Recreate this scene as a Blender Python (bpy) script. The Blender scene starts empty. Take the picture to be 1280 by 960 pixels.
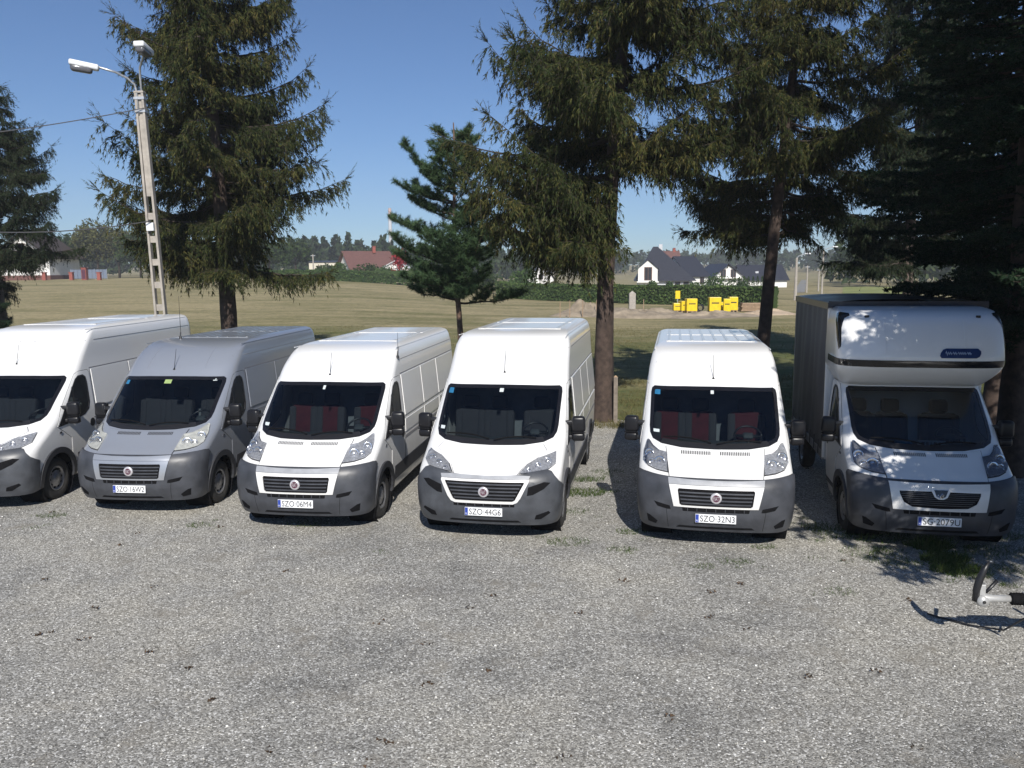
import bpy, bmesh, math, random
import numpy as np
from mathutils import Vector, Matrix
R = math.radians
rng = np.random.default_rng(7)
random.seed(7)
sc = bpy.context.scene
COL = sc.collection

# ------------------------------------------------------------------ camera
F_PX, PX_W, PX_H, Y_HOR, CAM_H, ROLL = 1010.0, 1280.0, 960.0, 338.3, 3.704, R(-0.5)
PITCH = math.atan2(PX_H / 2 - Y_HOR, F_PX)
cam_d = bpy.data.cameras.new('camera'); cam = bpy.data.objects.new('camera', cam_d); COL.objects.link(cam)
cam_d.sensor_width = 36.0; cam_d.lens = 36.0 * F_PX / PX_W; cam_d.clip_start = 0.1; cam_d.clip_end = 6000
cam.matrix_world = Matrix.Translation((0, 0, CAM_H)) @ Matrix.Rotation(R(90) - PITCH, 4, 'X') @ Matrix.Rotation(ROLL, 4, 'Z')
sc.camera = cam

# ------------------------------------------------------------------ light
SUN_EL = R(37.0); SUN_DIR = Vector((0.10, -1.0, 0)).normalized()
world = bpy.data.worlds.new('World'); sc.world = world; world.use_nodes = True
wn = world.node_tree; wn.nodes.clear()
sky = wn.nodes.new('ShaderNodeTexSky'); sky.sky_type = 'NISHITA'; sky.sun_disc = False
sky.sun_elevation = SUN_EL; sky.sun_rotation = math.atan2(SUN_DIR.x, SUN_DIR.y)
sky.air_density = 0.90; sky.dust_density = 0.30; sky.ozone_density = 9.0; sky.altitude = 250
bg = wn.nodes.new('ShaderNodeBackground'); bg.inputs['Strength'].default_value = 0.078
wo = wn.nodes.new('ShaderNodeOutputWorld')
wn.links.new(sky.outputs[0], bg.inputs[0]); wn.links.new(bg.outputs[0], wo.inputs[0])
sun_d = bpy.data.lights.new('sun', 'SUN'); sun_d.energy = 4.9; sun_d.angle = R(0.5); sun_d.color = (1.0, 0.955, 0.89)
sun = bpy.data.objects.new('sun', sun_d); COL.objects.link(sun)
SUN_V = Vector((SUN_DIR.x * math.cos(SUN_EL), SUN_DIR.y * math.cos(SUN_EL), math.sin(SUN_EL)))
sun.rotation_euler = SUN_V.to_track_quat('Z', 'Y').to_euler()
sc.view_settings.view_transform = 'Standard'; sc.view_settings.look = 'None'
sc.view_settings.exposure = 0.27; sc.view_settings.gamma = 1.0; sc.view_settings.use_curve_mapping = False
sc.render.engine = 'CYCLES'
sc.cycles.use_denoising = True
sc.cycles.max_bounces = 8; sc.cycles.transparent_max_bounces = 12; sc.cycles.diffuse_bounces = 3
sc.cycles.sample_clamp_indirect = 6.0

# ------------------------------------------------------------------ helpers
def at(px, py, Y):
    """world point seen at photo pixel (px,py) standing at distance Y"""
    u, v = px - 640, py - 480
    c, s = math.cos(-ROLL), math.sin(-ROLL); u, v = c*u - s*v, s*u + c*v
    c, s = math.cos(PITCH), math.sin(PITCH)
    d = Vector((u / F_PX, c - v / F_PX * s, -s - v / F_PX * c))
    return d * (Y / d.y) + Vector((0, 0, CAM_H))

def tag(o, label=None, cat=None, group=None, kind=None):
    if label: o['label'] = label
    if cat: o['category'] = cat
    if group: o['group'] = group
    if kind: o['kind'] = kind
    return o

def empty(name, loc=(0, 0, 0), rz=0.0):
    o = bpy.data.objects.new(name, None); COL.objects.link(o)
    o.location = loc; o.rotation_euler = (0, 0, rz); o.empty_display_size = .2
    return o

def link(name, me, mat=None, parent=None, loc=None, rot=None, scale=None):
    o = bpy.data.objects.new(name, me); COL.objects.link(o)
    if mat is not None:
        if not me.materials: me.materials.append(mat)
        elif me.materials[0] is not mat:
            o.material_slots[0].link = 'OBJECT'; o.material_slots[0].material = mat
    if parent is not None: o.parent = parent
    if loc is not None: o.location = loc
    if rot is not None: o.rotation_euler = rot
    if scale is not None: o.scale = scale
    return o

def bm_mesh(bm, name='m', smooth=False):
    if smooth:
        for f in bm.faces: f.smooth = True
    me = bpy.data.meshes.new(name); bm.to_mesh(me); bm.free(); return me

def mesh_np(name, V, F, smooth=False):
    """V (n,3), F (m,k) constant k"""
    me = bpy.data.meshes.new(name); V = np.asarray(V, np.float32); F = np.asarray(F, np.int32); k = F.shape[1]
    me.vertices.add(len(V)); me.vertices.foreach_set('co', V.ravel())
    me.loops.add(F.size); me.loops.foreach_set('vertex_index', F.ravel())
    me.polygons.add(len(F)); me.polygons.foreach_set('loop_start', np.arange(0, F.size, k, dtype=np.int32))
    me.polygons.foreach_set('loop_total', np.full(len(F), k, np.int32))
    if smooth: me.polygons.foreach_set('use_smooth', np.ones(len(F), bool))
    me.update(calc_edges=True); return me

class MB:
    """collects boxes / tubes / prisms for ONE part"""
    def __init__(s): s.v = []; s.f = []
    def add(s, vs, fs):
        n = len(s.v); s.v += [tuple(p) for p in vs]; s.f += [tuple(i + n for i in f) for f in fs]; return s
    def box(s, x0, x1, y0, y1, z0, z1, M=None):
        vs = [Vector((x, y, z)) for z in (z0, z1) for y in (y0, y1) for x in (x0, x1)]
        if M is not None: vs = [M @ p for p in vs]
        return s.add(vs, [(0,2,3,1),(4,5,7,6),(0,1,5,4),(2,6,7,3),(0,4,6,2),(1,3,7,5)])
    def tube(s, pts, rad, n=6, cap=True):
        pts = [Vector(p) for p in pts]; rad = rad if hasattr(rad, '__len__') else [rad]*len(pts)
        rings = []; tot = [sum(abs((q-p)[c]) for p, q in zip(pts, pts[1:])) for c in range(3)]; up = Vector((0, 0, 0)); up[tot.index(min(tot))] = 1
        for i, p in enumerate(pts):
            d = (pts[min(i+1, len(pts)-1)] - pts[max(i-1, 0)]).normalized()
            a = d.cross(up).normalized() if d.cross(up).length > 1e-4 else d.orthogonal().normalized(); b = d.cross(a)
            rings.append([p + (a*math.cos(2*math.pi*k/n) + b*math.sin(2*math.pi*k/n))*rad[i] for k in range(n)])
        vs = [q for r in rings for q in r]; fs = []
        for i in range(len(rings)-1):
            for k in range(n): fs.append((i*n+k, i*n+(k+1)%n, (i+1)*n+(k+1)%n, (i+1)*n+k))
        if cap: fs.append(tuple(range(n))[::-1]); fs.append(tuple((len(rings)-1)*n+k for k in range(n)))
        return s.add(vs, fs)
    def lathe_x(s, prof, n=24, c=(0, 0, 0)):
        """profile of (x, r) around the x axis"""
        vs = []; fs = []
        for x, r in prof:
            for k in range(n):
                t = 2*math.pi*k/n; vs.append((c[0]+x, c[1]+r*math.cos(t), c[2]+r*math.sin(t)))
        for i in range(len(prof)-1):
            for k in range(n): fs.append((i*n+k, i*n+(k+1)%n, (i+1)*n+(k+1)%n, (i+1)*n+k))
        return s.add(vs, fs)
    def mesh(s, name='m', smooth=False, bevel=0):
        me = bpy.data.meshes.new(name); me.from_pydata(s.v, [], s.f); me.update()
        bm = bmesh.new(); bm.from_mesh(me); bmesh.ops.recalc_face_normals(bm, faces=bm.faces)
        if bevel: bmesh.ops.bevel(bm, geom=bm.edges[:], offset=bevel, segments=2, affect='EDGES', profile=.5)
        if smooth:
            for f in bm.faces: f.smooth = True
        bm.to_mesh(me); bm.free(); return me
    def build(s, name, mat, parent=None, smooth=False, bevel=0): return link(name, s.mesh(name, smooth, bevel), mat, parent)

def rbox(sx, sy, sz, b=.03, seg=3):
    bm = bmesh.new(); bmesh.ops.create_cube(bm, size=1); bmesh.ops.scale(bm, vec=(sx, sy, sz), verts=bm.verts)
    bmesh.ops.bevel(bm, geom=bm.edges[:], offset=b, segments=seg, affect='EDGES', profile=.5)
    return bm_mesh(bm, 'rbox', True)

CACHE = {}
def cached(key, fn):
    if key not in CACHE: CACHE[key] = fn()
    return CACHE[key]

# ------------------------------------------------------------------ materials
def nt(name):
    m = bpy.data.materials.new(name); m.use_nodes = True; t = m.node_tree
    b = t.nodes['Principled BSDF']; return m, t, b
def N(t, k, **kw):
    n = t.nodes.new(k)
    for a, v in kw.items():
        if a in n.inputs: n.inputs[a].default_value = v
        else: setattr(n, a, v)
    return n
def ramp(t, fac, stops):
    r = t.nodes.new('ShaderNodeValToRGB'); e = r.color_ramp.elements
    while len(e) < len(stops): e.new(.5)
    for i, (p, c) in enumerate(stops): e[i].position = p; e[i].color = (*c, 1)
    t.links.new(fac, r.inputs[0]); return r
def coords(t, what='Object', scale=(1, 1, 1)):
    c = t.nodes.new('ShaderNodeTexCoord'); m = t.nodes.new('ShaderNodeMapping'); m.inputs['Scale'].default_value = scale
    t.links.new(c.outputs[what], m.inputs[0]); return m.outputs[0]
def noise(t, vec, scale, detail=4, rough=.55):
    n = t.nodes.new('ShaderNodeTexNoise'); n.inputs['Scale'].default_value = scale
    n.inputs['Detail'].default_value = detail; n.inputs['Roughness'].default_value = rough
    t.links.new(vec, n.inputs['Vector']); return n.outputs['Fac']
def bump(t, b, h, strength, dist):
    n = t.nodes.new('ShaderNodeBump'); n.inputs['Strength'].default_value = strength; n.inputs['Distance'].default_value = dist
    t.links.new(h, n.inputs['Height']); t.links.new(n.outputs[0], b.inputs['Normal'])
def simple(name, c, rough=.5, metal=0, coat=0, var=.12, scale=9, spec=.5, bmp=0):
    """plain surface colour with a little mottling of its own"""
    m, t, b = nt(name); v = coords(t)
    f = noise(t, v, scale)
    r = ramp(t, f, [(.3, tuple(x*(1-var) for x in c)), (.7, tuple(min(1, x*(1+var)) for x in c))])
    t.links.new(r.outputs[0], b.inputs['Base Color'])
    b.inputs['Roughness'].default_value = rough; b.inputs['Metallic'].default_value = metal
    b.inputs['Coat Weight'].default_value = coat; b.inputs['Coat Roughness'].default_value = .08
    b.inputs['Specular IOR Level'].default_value = spec
    if bmp: bump(t, b, noise(t, v, scale*8), bmp, .01)
    return m
def paint(name, c, metal=0, rough=.32, coat=.6, dust=(.34, .31, .26)):
    """car paint with road film: dust gathers in patches and more so low on the body"""
    m, t, b = nt(name); v = coords(t)
    sep = t.nodes.new('ShaderNodeSeparateXYZ'); t.links.new(v, sep.inputs[0])
    mr = N(t, 'ShaderNodeMapRange'); t.links.new(sep.outputs[2], mr.inputs[0])
    mr.inputs[1].default_value = .3; mr.inputs[2].default_value = 1.3; mr.inputs[3].default_value = .75; mr.inputs[4].default_value = .10
    f = noise(t, coords(t, 'Object', (1, 1, .45)), 3.2, 7, .65)
    mul = N(t, 'ShaderNodeMath', operation='MULTIPLY'); t.links.new(f, mul.inputs[0]); t.links.new(mr.outputs[0], mul.inputs[1])
    mx = N(t, 'ShaderNodeMix', data_type='RGBA'); mx.inputs['A'].default_value = (*c, 1); mx.inputs['B'].default_value = (*dust, 1)
    t.links.new(mul.outputs[0], mx.inputs['Factor']); t.links.new(mx.outputs['Result'], b.inputs['Base Color'])
    b.inputs['Roughness'].default_value = rough; b.inputs['Metallic'].default_value = metal
    b.inputs['Coat Weight'].default_value = coat; b.inputs['Coat Roughness'].default_value = .1
    return m
def glass(name, tint, refl=1.0, rough=.02):
    m = bpy.data.materials.new(name); m.use_nodes = True; t = m.node_tree; t.nodes.clear()
    o = t.nodes.new('ShaderNodeOutputMaterial'); mx = t.nodes.new('ShaderNodeMixShader')
    tr = t.nodes.new('ShaderNodeBsdfTransparent'); tr.inputs[0].default_value = (*tint, 1)
    gl = t.nodes.new('ShaderNodeBsdfGlossy'); gl.inputs['Roughness'].default_value = rough; gl.inputs[0].default_value = (refl, refl, refl, 1)
    fr = t.nodes.new('ShaderNodeFresnel'); fr.inputs[0].default_value = 1.5
    t.links.new(fr.outputs[0], mx.inputs[0]); t.links.new(tr.outputs[0], mx.inputs[1]); t.links.new(gl.outputs[0], mx.inputs[2])
    t.links.new(mx.outputs[0], o.inputs[0]); return m
def leaf(name, stops, scale=.8, trans=.25, rough=.6):
    """foliage colour: clump-sized variation plus a random shade for every leaf"""
    m, t, b = nt(name); v = coords(t)
    g = t.nodes.new('ShaderNodeNewGeometry')
    mixf = N(t, 'ShaderNodeMath', operation='MULTIPLY_ADD'); t.links.new(g.outputs['Random Per Island'], mixf.inputs[0]); mixf.inputs[1].default_value = .45
    a = N(t, 'ShaderNodeMath', operation='MULTIPLY'); t.links.new(noise(t, v, scale, 3), a.inputs[0]); a.inputs[1].default_value = .62
    t.links.new(a.outputs[0], mixf.inputs[2])
    r = ramp(t, mixf.outputs[0], stops); t.links.new(r.outputs[0], b.inputs['Base Color'])
    b.inputs['Roughness'].default_value = rough; b.inputs['Specular IOR Level'].default_value = .06
    if trans:
        tl = t.nodes.new('ShaderNodeBsdfTranslucent'); t.links.new(r.outputs[0], tl.inputs[0])
        mx = t.nodes.new('ShaderNodeMixShader'); mx.inputs[0].default_value = trans
        t.links.new(b.outputs[0], mx.inputs[1]); t.links.new(tl.outputs[0], mx.inputs[2])
        t.links.new(mx.outputs[0], t.nodes['Material Output'].inputs[0])
    return m

M = {}
M['white'] = paint('white_van_paint', (.80, .80, .79))
M['silver'] = paint('silver_van_paint', (.345, .375, .43), metal=.45, rough=.33, coat=.5)
M['seam'] = simple('shut_line_black', (.012, .012, .013), .8)
M['seam_soft'] = simple('panel_joint_grey', (.22, .22, .23), .7)
M['bumper'] = simple('charcoal_bumper_plastic', (.046, .049, .057), .42, var=.32, scale=5, bmp=.03)
M['bumper_new'] = simple('grey_bumper_plastic', (.054, .058, .066), .4, var=.32, scale=5, bmp=.03)
M['arch'] = simple('black_arch_plastic', (.030, .031, .036), .5, bmp=.03)
M['black'] = simple('black_plastic', (.014, .014, .016), .4)
M['blackgloss'] = simple('gloss_black_trim', (.010, .010, .012), .12)
M['mirror_black'] = simple('mirror_housing_black', (.010, .010, .012), .34, spec=.35)
M['strip'] = simple('satin_grey_crossbar', (.30, .31, .33), .4)
M['chrome'] = simple('chrome', (.72, .72, .74), .15, 1.0)
M['rim'] = simple('steel_wheel_silver', (.30, .30, .31), .42, .7, var=.25, scale=14)
M['tyre'] = simple('tyre_rubber', (.022, .021, .020), .85, var=.3, scale=14)
M['glass'] = glass('tinted_windscreen_glass', (.52, .58, .60), 1.0)
M['glass_side'] = glass('side_window_glass', (.62, .70, .68), 1.0)
M['lens'] = glass('headlight_lens', (.92, .93, .95), 1.0, .03)
M['lens_old'] = glass('cloudy_headlight_lens', (.90, .90, .88), .9, .22)
M['reflector'] = simple('lamp_reflector', (.62, .63, .66), .18, .9, var=.35, scale=28)
M['lampgrey'] = simple('lamp_housing', (.46, .47, .49), .25, .6, var=.28, scale=34)
M['lampold'] = simple('cloudy_lamp_housing', (.44, .455, .46), .45, .1, var=.2, scale=18)
M['indicator'] = simple('indicator_orange', (.55, .20, .12), .3)
M['plate'] = simple('plate_white', (.74, .75, .76), .45, var=.04)
M['plateblue'] = simple('plate_blue', (.02, .05, .30), .5)
M['ink'] = simple('plate_ink', (.02, .02, .022), .6)
M['red'] = simple('badge_red', (.085, .025, .045), .3)
M['tail_red'] = simple('tail_light_red', (.30, .02, .02), .3)
M['badge_ring'] = simple('badge_ring_silver', (.62, .60, .62), .3, .4)
M['dash'] = simple('dashboard_dark', (.040, .046, .050), .7)
M['seat'] = simple('dark_seat_fabric', (.03, .03, .034), .95)
M['seatred'] = simple('red_seat_fabric', (.055, .006, .009), .95, var=.25)
M['bulk'] = simple('bulkhead_grey', (.16, .17, .18), .8)
M['under'] = simple('underbody_black', (.008, .008, .009), .9, spec=.08)
M['sticker'] = simple('blue_sticker', (.02, .15, .30), .5)
M['paper'] = simple('paper_sticker', (.55, .60, .60), .6)
M['hivis'] = simple('green_tag', (.28, .38, .14), .6)
M['mirrorglass'] = simple('mirror_glass', (.5, .52, .55), .05, 1.0)

# ------------------------------------------------------------------ vehicle surface
def pch(xs, ys):
    xs = np.array(xs, float); ys = np.array(ys, float); h = np.diff(xs); d = np.diff(ys)/h; m = np.zeros(len(xs))
    for i in range(1, len(xs)-1):
        if d[i-1]*d[i] > 0:
            w1 = 2*h[i]+h[i-1]; w2 = h[i]+2*h[i-1]; m[i] = (w1+w2)/(w1/d[i-1]+w2/d[i])
    m[0] = d[0]; m[-1] = d[-1]
    def fn(x):
        x = min(max(x, xs[0]), xs[-1]); i = int(min(max(np.searchsorted(xs, x)-1, 0), len(h)-1)); t = (x-xs[i])/h[i]
        return float(ys[i]*(1+2*t)*(1-t)**2+m[i]*h[i]*t*(1-t)**2+ys[i+1]*t*t*(3-2*t)+m[i+1]*h[i]*t*t*(t-1))
    return fn

class Surf:
    """plan outlines stacked in height: nose line y0(z), half width W(z), corner depth D(z); front looks to -y"""
    N = 2.5
    def __init__(s, y0, W, D, z0, z1, L): s.y0, s.W, s.D, s.z0, s.z1, s.L = y0, W, D, z0, z1, L
    def A(s, a, z):
        W, D, y0 = s.W(z), s.D(z), s.y0(z); b = abs(a)
        if b <= 1:
            t = b*math.pi/2; x = W*math.sin(t)**(2/s.N); y = y0+D*(1-max(math.cos(t), 0)**(2/s.N))
        else: x = W; y = y0+D+b-1
        return Vector((x if a >= 0 else -x, y, z))
    def F(s, x, z):
        u = min(abs(x)/s.W(z), .99999); return Vector((x, s.y0(z)+s.D(z)*(1-(1-u**s.N)**(1/s.N)), z))
    def S(s, side):
        def f(y, z):
            t = (y-s.y0(z))/s.D(z)
            u = 1 if t >= 1 else (max(1-(1-max(t, .002))**s.N, 0))**(1/s.N)
            return Vector((side*s.W(z)*u, y, z))
        return f

def van_surf(H, L):
    k = H-2.52
    return Surf(pch([.2,.3,.5,.65,.86,.93,.98,1.10,1.25,1.29,1.6,2.0,2.12,2.28+k*.6,2.40+k*.9,2.47+k,2.505+k,2.52+k],
                    [.10,.05,.0,.0,.03,.07,.13,.32,.55,.62,.98,1.43,1.55,1.76+k*.35,1.98+k*.4,2.22+k*.3,2.5+k*.3,2.9]),
                pch([.2,.35,.6,.95,1.3,1.6,2.0,2.2,H-.22,H-.12,H-.05,H-.02,H], [.93,.985,1.01,1.022,1.022,1.0,.962,.945,.925,.90,.86,.82,.74]),
                pch([.2,.6,.95,1.29,1.6,2.0,2.3,H], [.40,.40,.45,.50,.46,.42,.40,.3]), .28, H, L)

def cut_convex(bm, poly, i, j, filt=None, delete=True):
    poly = [tuple(p) for p in poly]
    area = sum(poly[k][0]*poly[(k+1) % len(poly)][1]-poly[(k+1) % len(poly)][0]*poly[k][1] for k in range(len(poly)))
    if area < 0: poly = poly[::-1]
    lo = (min(p[0] for p in poly), min(p[1] for p in poly)); hi = (max(p[0] for p in poly), max(p[1] for p in poly))
    def near():
        out = []
        for f in bm.faces:
            a = [v.co[i] for v in f.verts]; b = [v.co[j] for v in f.verts]
            if max(a) < lo[0] or min(a) > hi[0] or max(b) < lo[1] or min(b) > hi[1]: continue
            if filt is None or filt(f.calc_center_median()): out.append(f)
        return out
    planes = []
    for k in range(len(poly)):
        p, q = poly[k], poly[(k+1) % len(poly)]; n = Vector((0, 0, 0)); n[i] = q[1]-p[1]; n[j] = -(q[0]-p[0])
        if n.length < 1e-7: continue
        n.normalize(); co = Vector((0, 0, 0)); co[i], co[j] = p; planes.append((co, n))
    fs = near()
    for co, n in planes:
        g = set(fs)
        for f in fs: g.update(f.edges); g.update(f.verts)
        out = bmesh.ops.bisect_plane(bm, geom=list(g), dist=1e-5, plane_co=co, plane_no=n)
        fs = [f for f in out['geom'] if isinstance(f, bmesh.types.BMFace) and f.is_valid]
    if delete:
        dead = [f for f in fs if all((f.calc_center_median()-co).dot(n) < 1e-6 for co, n in planes)]
        bmesh.ops.delete(bm, geom=dead, context='FACES')

def patch(poly, fn, off=.004, thick=.01, step=.07, holes=(), centre=Vector((0, 3, 1.2)), name='patch'):
    """a panel cut to outline poly (in the map's own two coordinates), laid on the surface fn and given thickness"""
    bm = bmesh.new(); vs = [bm.verts.new((p[0], p[1], 0)) for p in poly]; bm.faces.new(vs)
    bmesh.ops.triangulate(bm, faces=bm.faces[:])
    for h in holes: cut_convex(bm, h, 0, 1)
    for ax in (0, 1):
        c = [v.co[ax] for v in bm.verts]; lo, hi = min(c), max(c); n = max(1, int(math.ceil((hi-lo)/step)))
        for k in range(1, n):
            co = Vector((0, 0, 0)); co[ax] = lo+(hi-lo)*k/n+1.3e-4; no = Vector((0, 0, 0)); no[ax] = 1
            bmesh.ops.bisect_plane(bm, geom=bm.verts[:]+bm.edges[:]+bm.faces[:], dist=1e-6, plane_co=co, plane_no=no)
    V = []; Fc = []; e = 1e-3; nrm = []
    bm.verts.ensure_lookup_table(); bm.verts.index_update()
    for v in bm.verts:
        p, q = v.co.x, v.co.y; P = fn(p, q); n = (fn(p+e, q)-fn(p-e, q)).cross(fn(p, q+e)-fn(p, q-e))
        n = n.normalized() if n.length > 1e-12 else (P-centre).normalized()
        c = Vector((centre.x, max(centre.y, min(P.y, 4.0)) if P.y > centre.y else centre.y, centre.z))
        if n.dot(P-c) < 0: n = -n
        V.append(P+n*off); nrm.append(n)
    for f in bm.faces: Fc.append([v.index for v in f.verts])
    nf = len(Fc)
    if thick > 0:
        for ed in bm.edges:
            if len(ed.link_faces) == 1:
                a, b = ed.verts[0].index, ed.verts[1].index; k = len(V)
                V += [V[a], V[b], V[b]-nrm[b]*thick, V[a]-nrm[a]*thick]; Fc.append([k, k+1, k+2, k+3])
    bm.free()
    me = bpy.data.meshes.new(name); me.from_pydata([tuple(p) for p in V], [], Fc); me.update()
    bm = bmesh.new(); bm.from_mesh(me); bm.faces.ensure_lookup_table()
    for k, f in enumerate(bm.faces):
        f.normal_update()
        if k < nf:
            f.smooth = True
            if f.normal.dot(nrm[Fc[k][0]]) < 0: f.normal_flip()
    bm.to_mesh(me); bm.free(); return me

def ring(poly, inset):
    """the outline pulled inwards by inset (convex outline)"""
    n = len(poly); out = []
    area = sum(poly[k][0]*poly[(k+1) % n][1]-poly[(k+1) % n][0]*poly[k][1] for k in range(n)); sg = 1 if area > 0 else -1
    for k in range(n):
        a, b, c = Vector(poly[k-1]), Vector(poly[k]), Vector(poly[(k+1) % n])
        d1 = (b-a).normalized(); d2 = (c-b).normalized(); n1 = Vector((-d1.y, d1.x))*sg; n2 = Vector((-d2.y, d2.x))*sg
        m = (n1+n2); m = m/max(m.length_squared, .3)*2
        out.append(tuple(b+m*inset*.5*1.0 if False else b+(n1+n2)/max(1+n1.dot(n2), .4)*inset))
    return out
def mir(poly): return [(-p[0], p[1]) for p in poly][::-1]
def circle(cx, cy, r, n=28): return [(cx+r*math.cos(2*math.pi*k/n), cy+r*math.sin(2*math.pi*k/n)) for k in range(n)]

WS = [(0,1.258),(.45,1.265),(.72,1.29),(.845,1.335),(.885,1.40),(.895,1.48),(.893,1.90),(.882,1.955),(.845,1.985),(.4,2.0),(0,2.003)]
WS = WS + [(-x, z) for x, z in WS[-2:0:-1]]
DW = [(1.04,1.19),(1.45,1.215),(1.80,1.28),(1.93,1.36),(1.985,1.48),(1.995,1.82),(1.975,1.92),(1.90,1.965),(1.76,1.962),(1.67,1.91),(1.50,1.74),(1.26,1.46)]
DOOR = [(1.36,.52),(2.06,.52),(2.10,.60),(2.10,1.98),(2.06,2.03),(1.80,2.03),(1.70,1.99),(1.43,1.73),(1.17,1.47),(.98,1.20),(1.12,1.12),(1.36,.95)]

def body_mesh(sf, wheels, openings=True):
    zs = sorted(set([round(z, 4) for z in list(np.linspace(sf.z0, 1.0, 13))+list(np.linspace(1.0, 1.35, 9))+list(np.linspace(1.35, 2.1, 13))+list(np.linspace(2.1, sf.z1-.12, 7))+[sf.z1-d for d in (.09,.065,.045,.03,.02,.012,.006,0)]]))
    na = 36; ns = 46; nr = 3
    bm = bmesh.new(); rows = []
    for z in zs:
        W, yc = sf.W(z), sf.y0(z)+sf.D(z); half = []
        for i in range(na+1): half.append(sf.A(i/na, z))
        yr = sf.L-.07*1.0; rr = min(.07, W*.1)
        for i in range(1, ns+1): half.append(Vector((W, yc+(yr-yc)*i/ns, z)))
        for i in range(1, nr+1):
            t = i/nr*math.pi/2; half.append(Vector((W-rr*(1-math.cos(t)), yr+.07*math.sin(t), z)))
        half.append(Vector((0, sf.L, z)))
        full = half+[Vector((-p.x, p.y, p.z)) for p in half[-2:0:-1]]
        rows.append([bm.verts.new(p) for p in full])
    n = len(rows[0])
    for r0, r1 in zip(rows, rows[1:]):
        for k in range(n): bm.faces.new((r0[k], r0[(k+1) % n], r1[(k+1) % n], r1[k]))
    top = rows[-1]; h = n//2
    for k in range(h):
        a, b, c, d = top[k], top[k+1], top[(n-k-1) % n], top[(n-k) % n]
        q = []
        for v in (a, b, c, d):
            if v not in q: q.append(v)
        if len(q) >= 3: bm.faces.new(q)
    if openings:
        cut_convex(bm, ring(WS, .045), 0, 2, lambda c: c.y < 1.85)
        for s in (-1, 1):
            cut_convex(bm, ring(DW, .03), 1, 2, lambda c: c.x*s > .5)
    for yw in wheels:
        for s in (-1, 1): cut_convex(bm, circle(yw, .36, .43), 1, 2, lambda c: c.x*s > .5)
    bmesh.ops.recalc_face_normals(bm, faces=bm.faces)
    return bm_mesh(bm, 'body', True)

def text_mesh(s, h, w=None, depth=.002):
    cu = bpy.data.curves.new('t', 'FONT'); cu.body = s; cu.size = 1; cu.align_x = 'CENTER'; cu.align_y = 'CENTER'; cu.extrude = 0; cu.resolution_u = 3; cu.offset = 0
    o = bpy.data.objects.new('t', cu); COL.objects.link(o); dg = bpy.context.evaluated_depsgraph_get()
    me = bpy.data.meshes.new_from_object(o.evaluated_get(dg)); bpy.data.objects.remove(o)
    co = np.array([v.co[:] for v in me.vertices]); mn, mx = co.min(0), co.max(0)
    sx = (w/(mx[0]-mn[0])) if w else h/(mx[1]-mn[1]); sy = h/(mx[1]-mn[1])
    for v in me.vertices: v.co = ((v.co.x-(mn[0]+mx[0])/2)*sx, -depth, (v.co.y-(mn[1]+mx[1])/2)*sy)
    return me

def wheel(root, x, y, side, steer=0.0):
    """tyre with a steel wheel inside; x is the outer face"""
    w = link('wheel', cached('tyre', lambda: MB().lathe_x([(-.21,.20),(-.215,.30),(-.19,.335),(-.15,.348),(-.06,.348),(-.02,.335),(0,.30),(-.004,.225),(-.03,.205)], 36).mesh('tyre', True)), M['tyre'], root, (x, y, .345), (0, 0, (0 if side > 0 else math.pi)+steer))
    def rim():
        mb = MB().lathe_x([(-.03,.21),(-.012,.205),(-.02,.185),(-.055,.17),(-.035,.13),(-.03,.085),(-.022,.075),(-.012,.07),(-.012,.03),(-.008,.0)], 36)
        return mb.mesh('rim', True)
    r = link('rim', cached('rim', rim), M['rim'], w)
    def holes():
        mb = MB()
        for k in range(10):
            t = 2*math.pi*k/10; c = Vector((-.041, .150*math.cos(t), .150*math.sin(t)))
            mb.lathe_x([(.0,.0),(.004,.019),(-.004,.021)], 8, c)
        return mb.mesh('holes')
    link('rim_vents', cached('holes', holes), M['under'], w)['kind'] = 'stuff'
    def nuts():
        mb = MB()
        for k in range(5):
            t = 2*math.pi*k/5; mb.lathe_x([(0,0),(0,.011),(-.02,.012)], 6, (-.016, .055*math.cos(t), .055*math.sin(t)))
        return mb.mesh('nuts')
    link('wheel_nuts', cached('nuts', nuts), M['tyre'], w)['kind'] = 'stuff'

def mirror(root, side):
    def hous():
        me = rbox(.205, .125, .235, .045, 3); bm = bmesh.new(); bm.from_mesh(me)
        for v in bm.verts:
            v.co.x *= 1-.10*(v.co.z/.12)*.5; v.co += Vector((0, 0, .075))
        m2 = rbox(.195, .115, .125, .04, 3)
        for v in m2.vertices: v.co += Vector((-.004, .004, -.115))
        bm.from_mesh(m2); m3 = rbox(.17, .09, .06, .02, 2)
        for v in m3.vertices: v.co += Vector((-.004, .004, -.045))
        bm.from_mesh(m3)
        return bm_mesh(bm, 'mirror', True)
    m = link('mirror', cached('mir', hous), M['mirror_black'], root, (side*1.165, 1.24, 1.39), (0, 0, side*.12))
    def arm():
        return MB().box(-.22, -.06, -.03, .035, -.03, .03).mesh('arm', True, .012)
    for z in (.10, -.12): link('mirror_arm', cached('mirarm', arm), M['black'], m, (0, 0, z), (0, 0, 0 if side > 0 else math.pi))
    def gl():
        mb = MB(); mb.box(-.085, .085, .066, .070, -.03, .17); mb.box(-.08, .08, .062, .066, -.165, -.075); return mb.mesh('mg')
    link('mirror_glass', cached('mirgl', gl), M['mirrorglass'], m)
    link('mirror_groove', cached('mirgrv', lambda: MB().box(-.10, .10, -.062, -.050, -.052, -.040).mesh('g')), M['under'], m)

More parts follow.
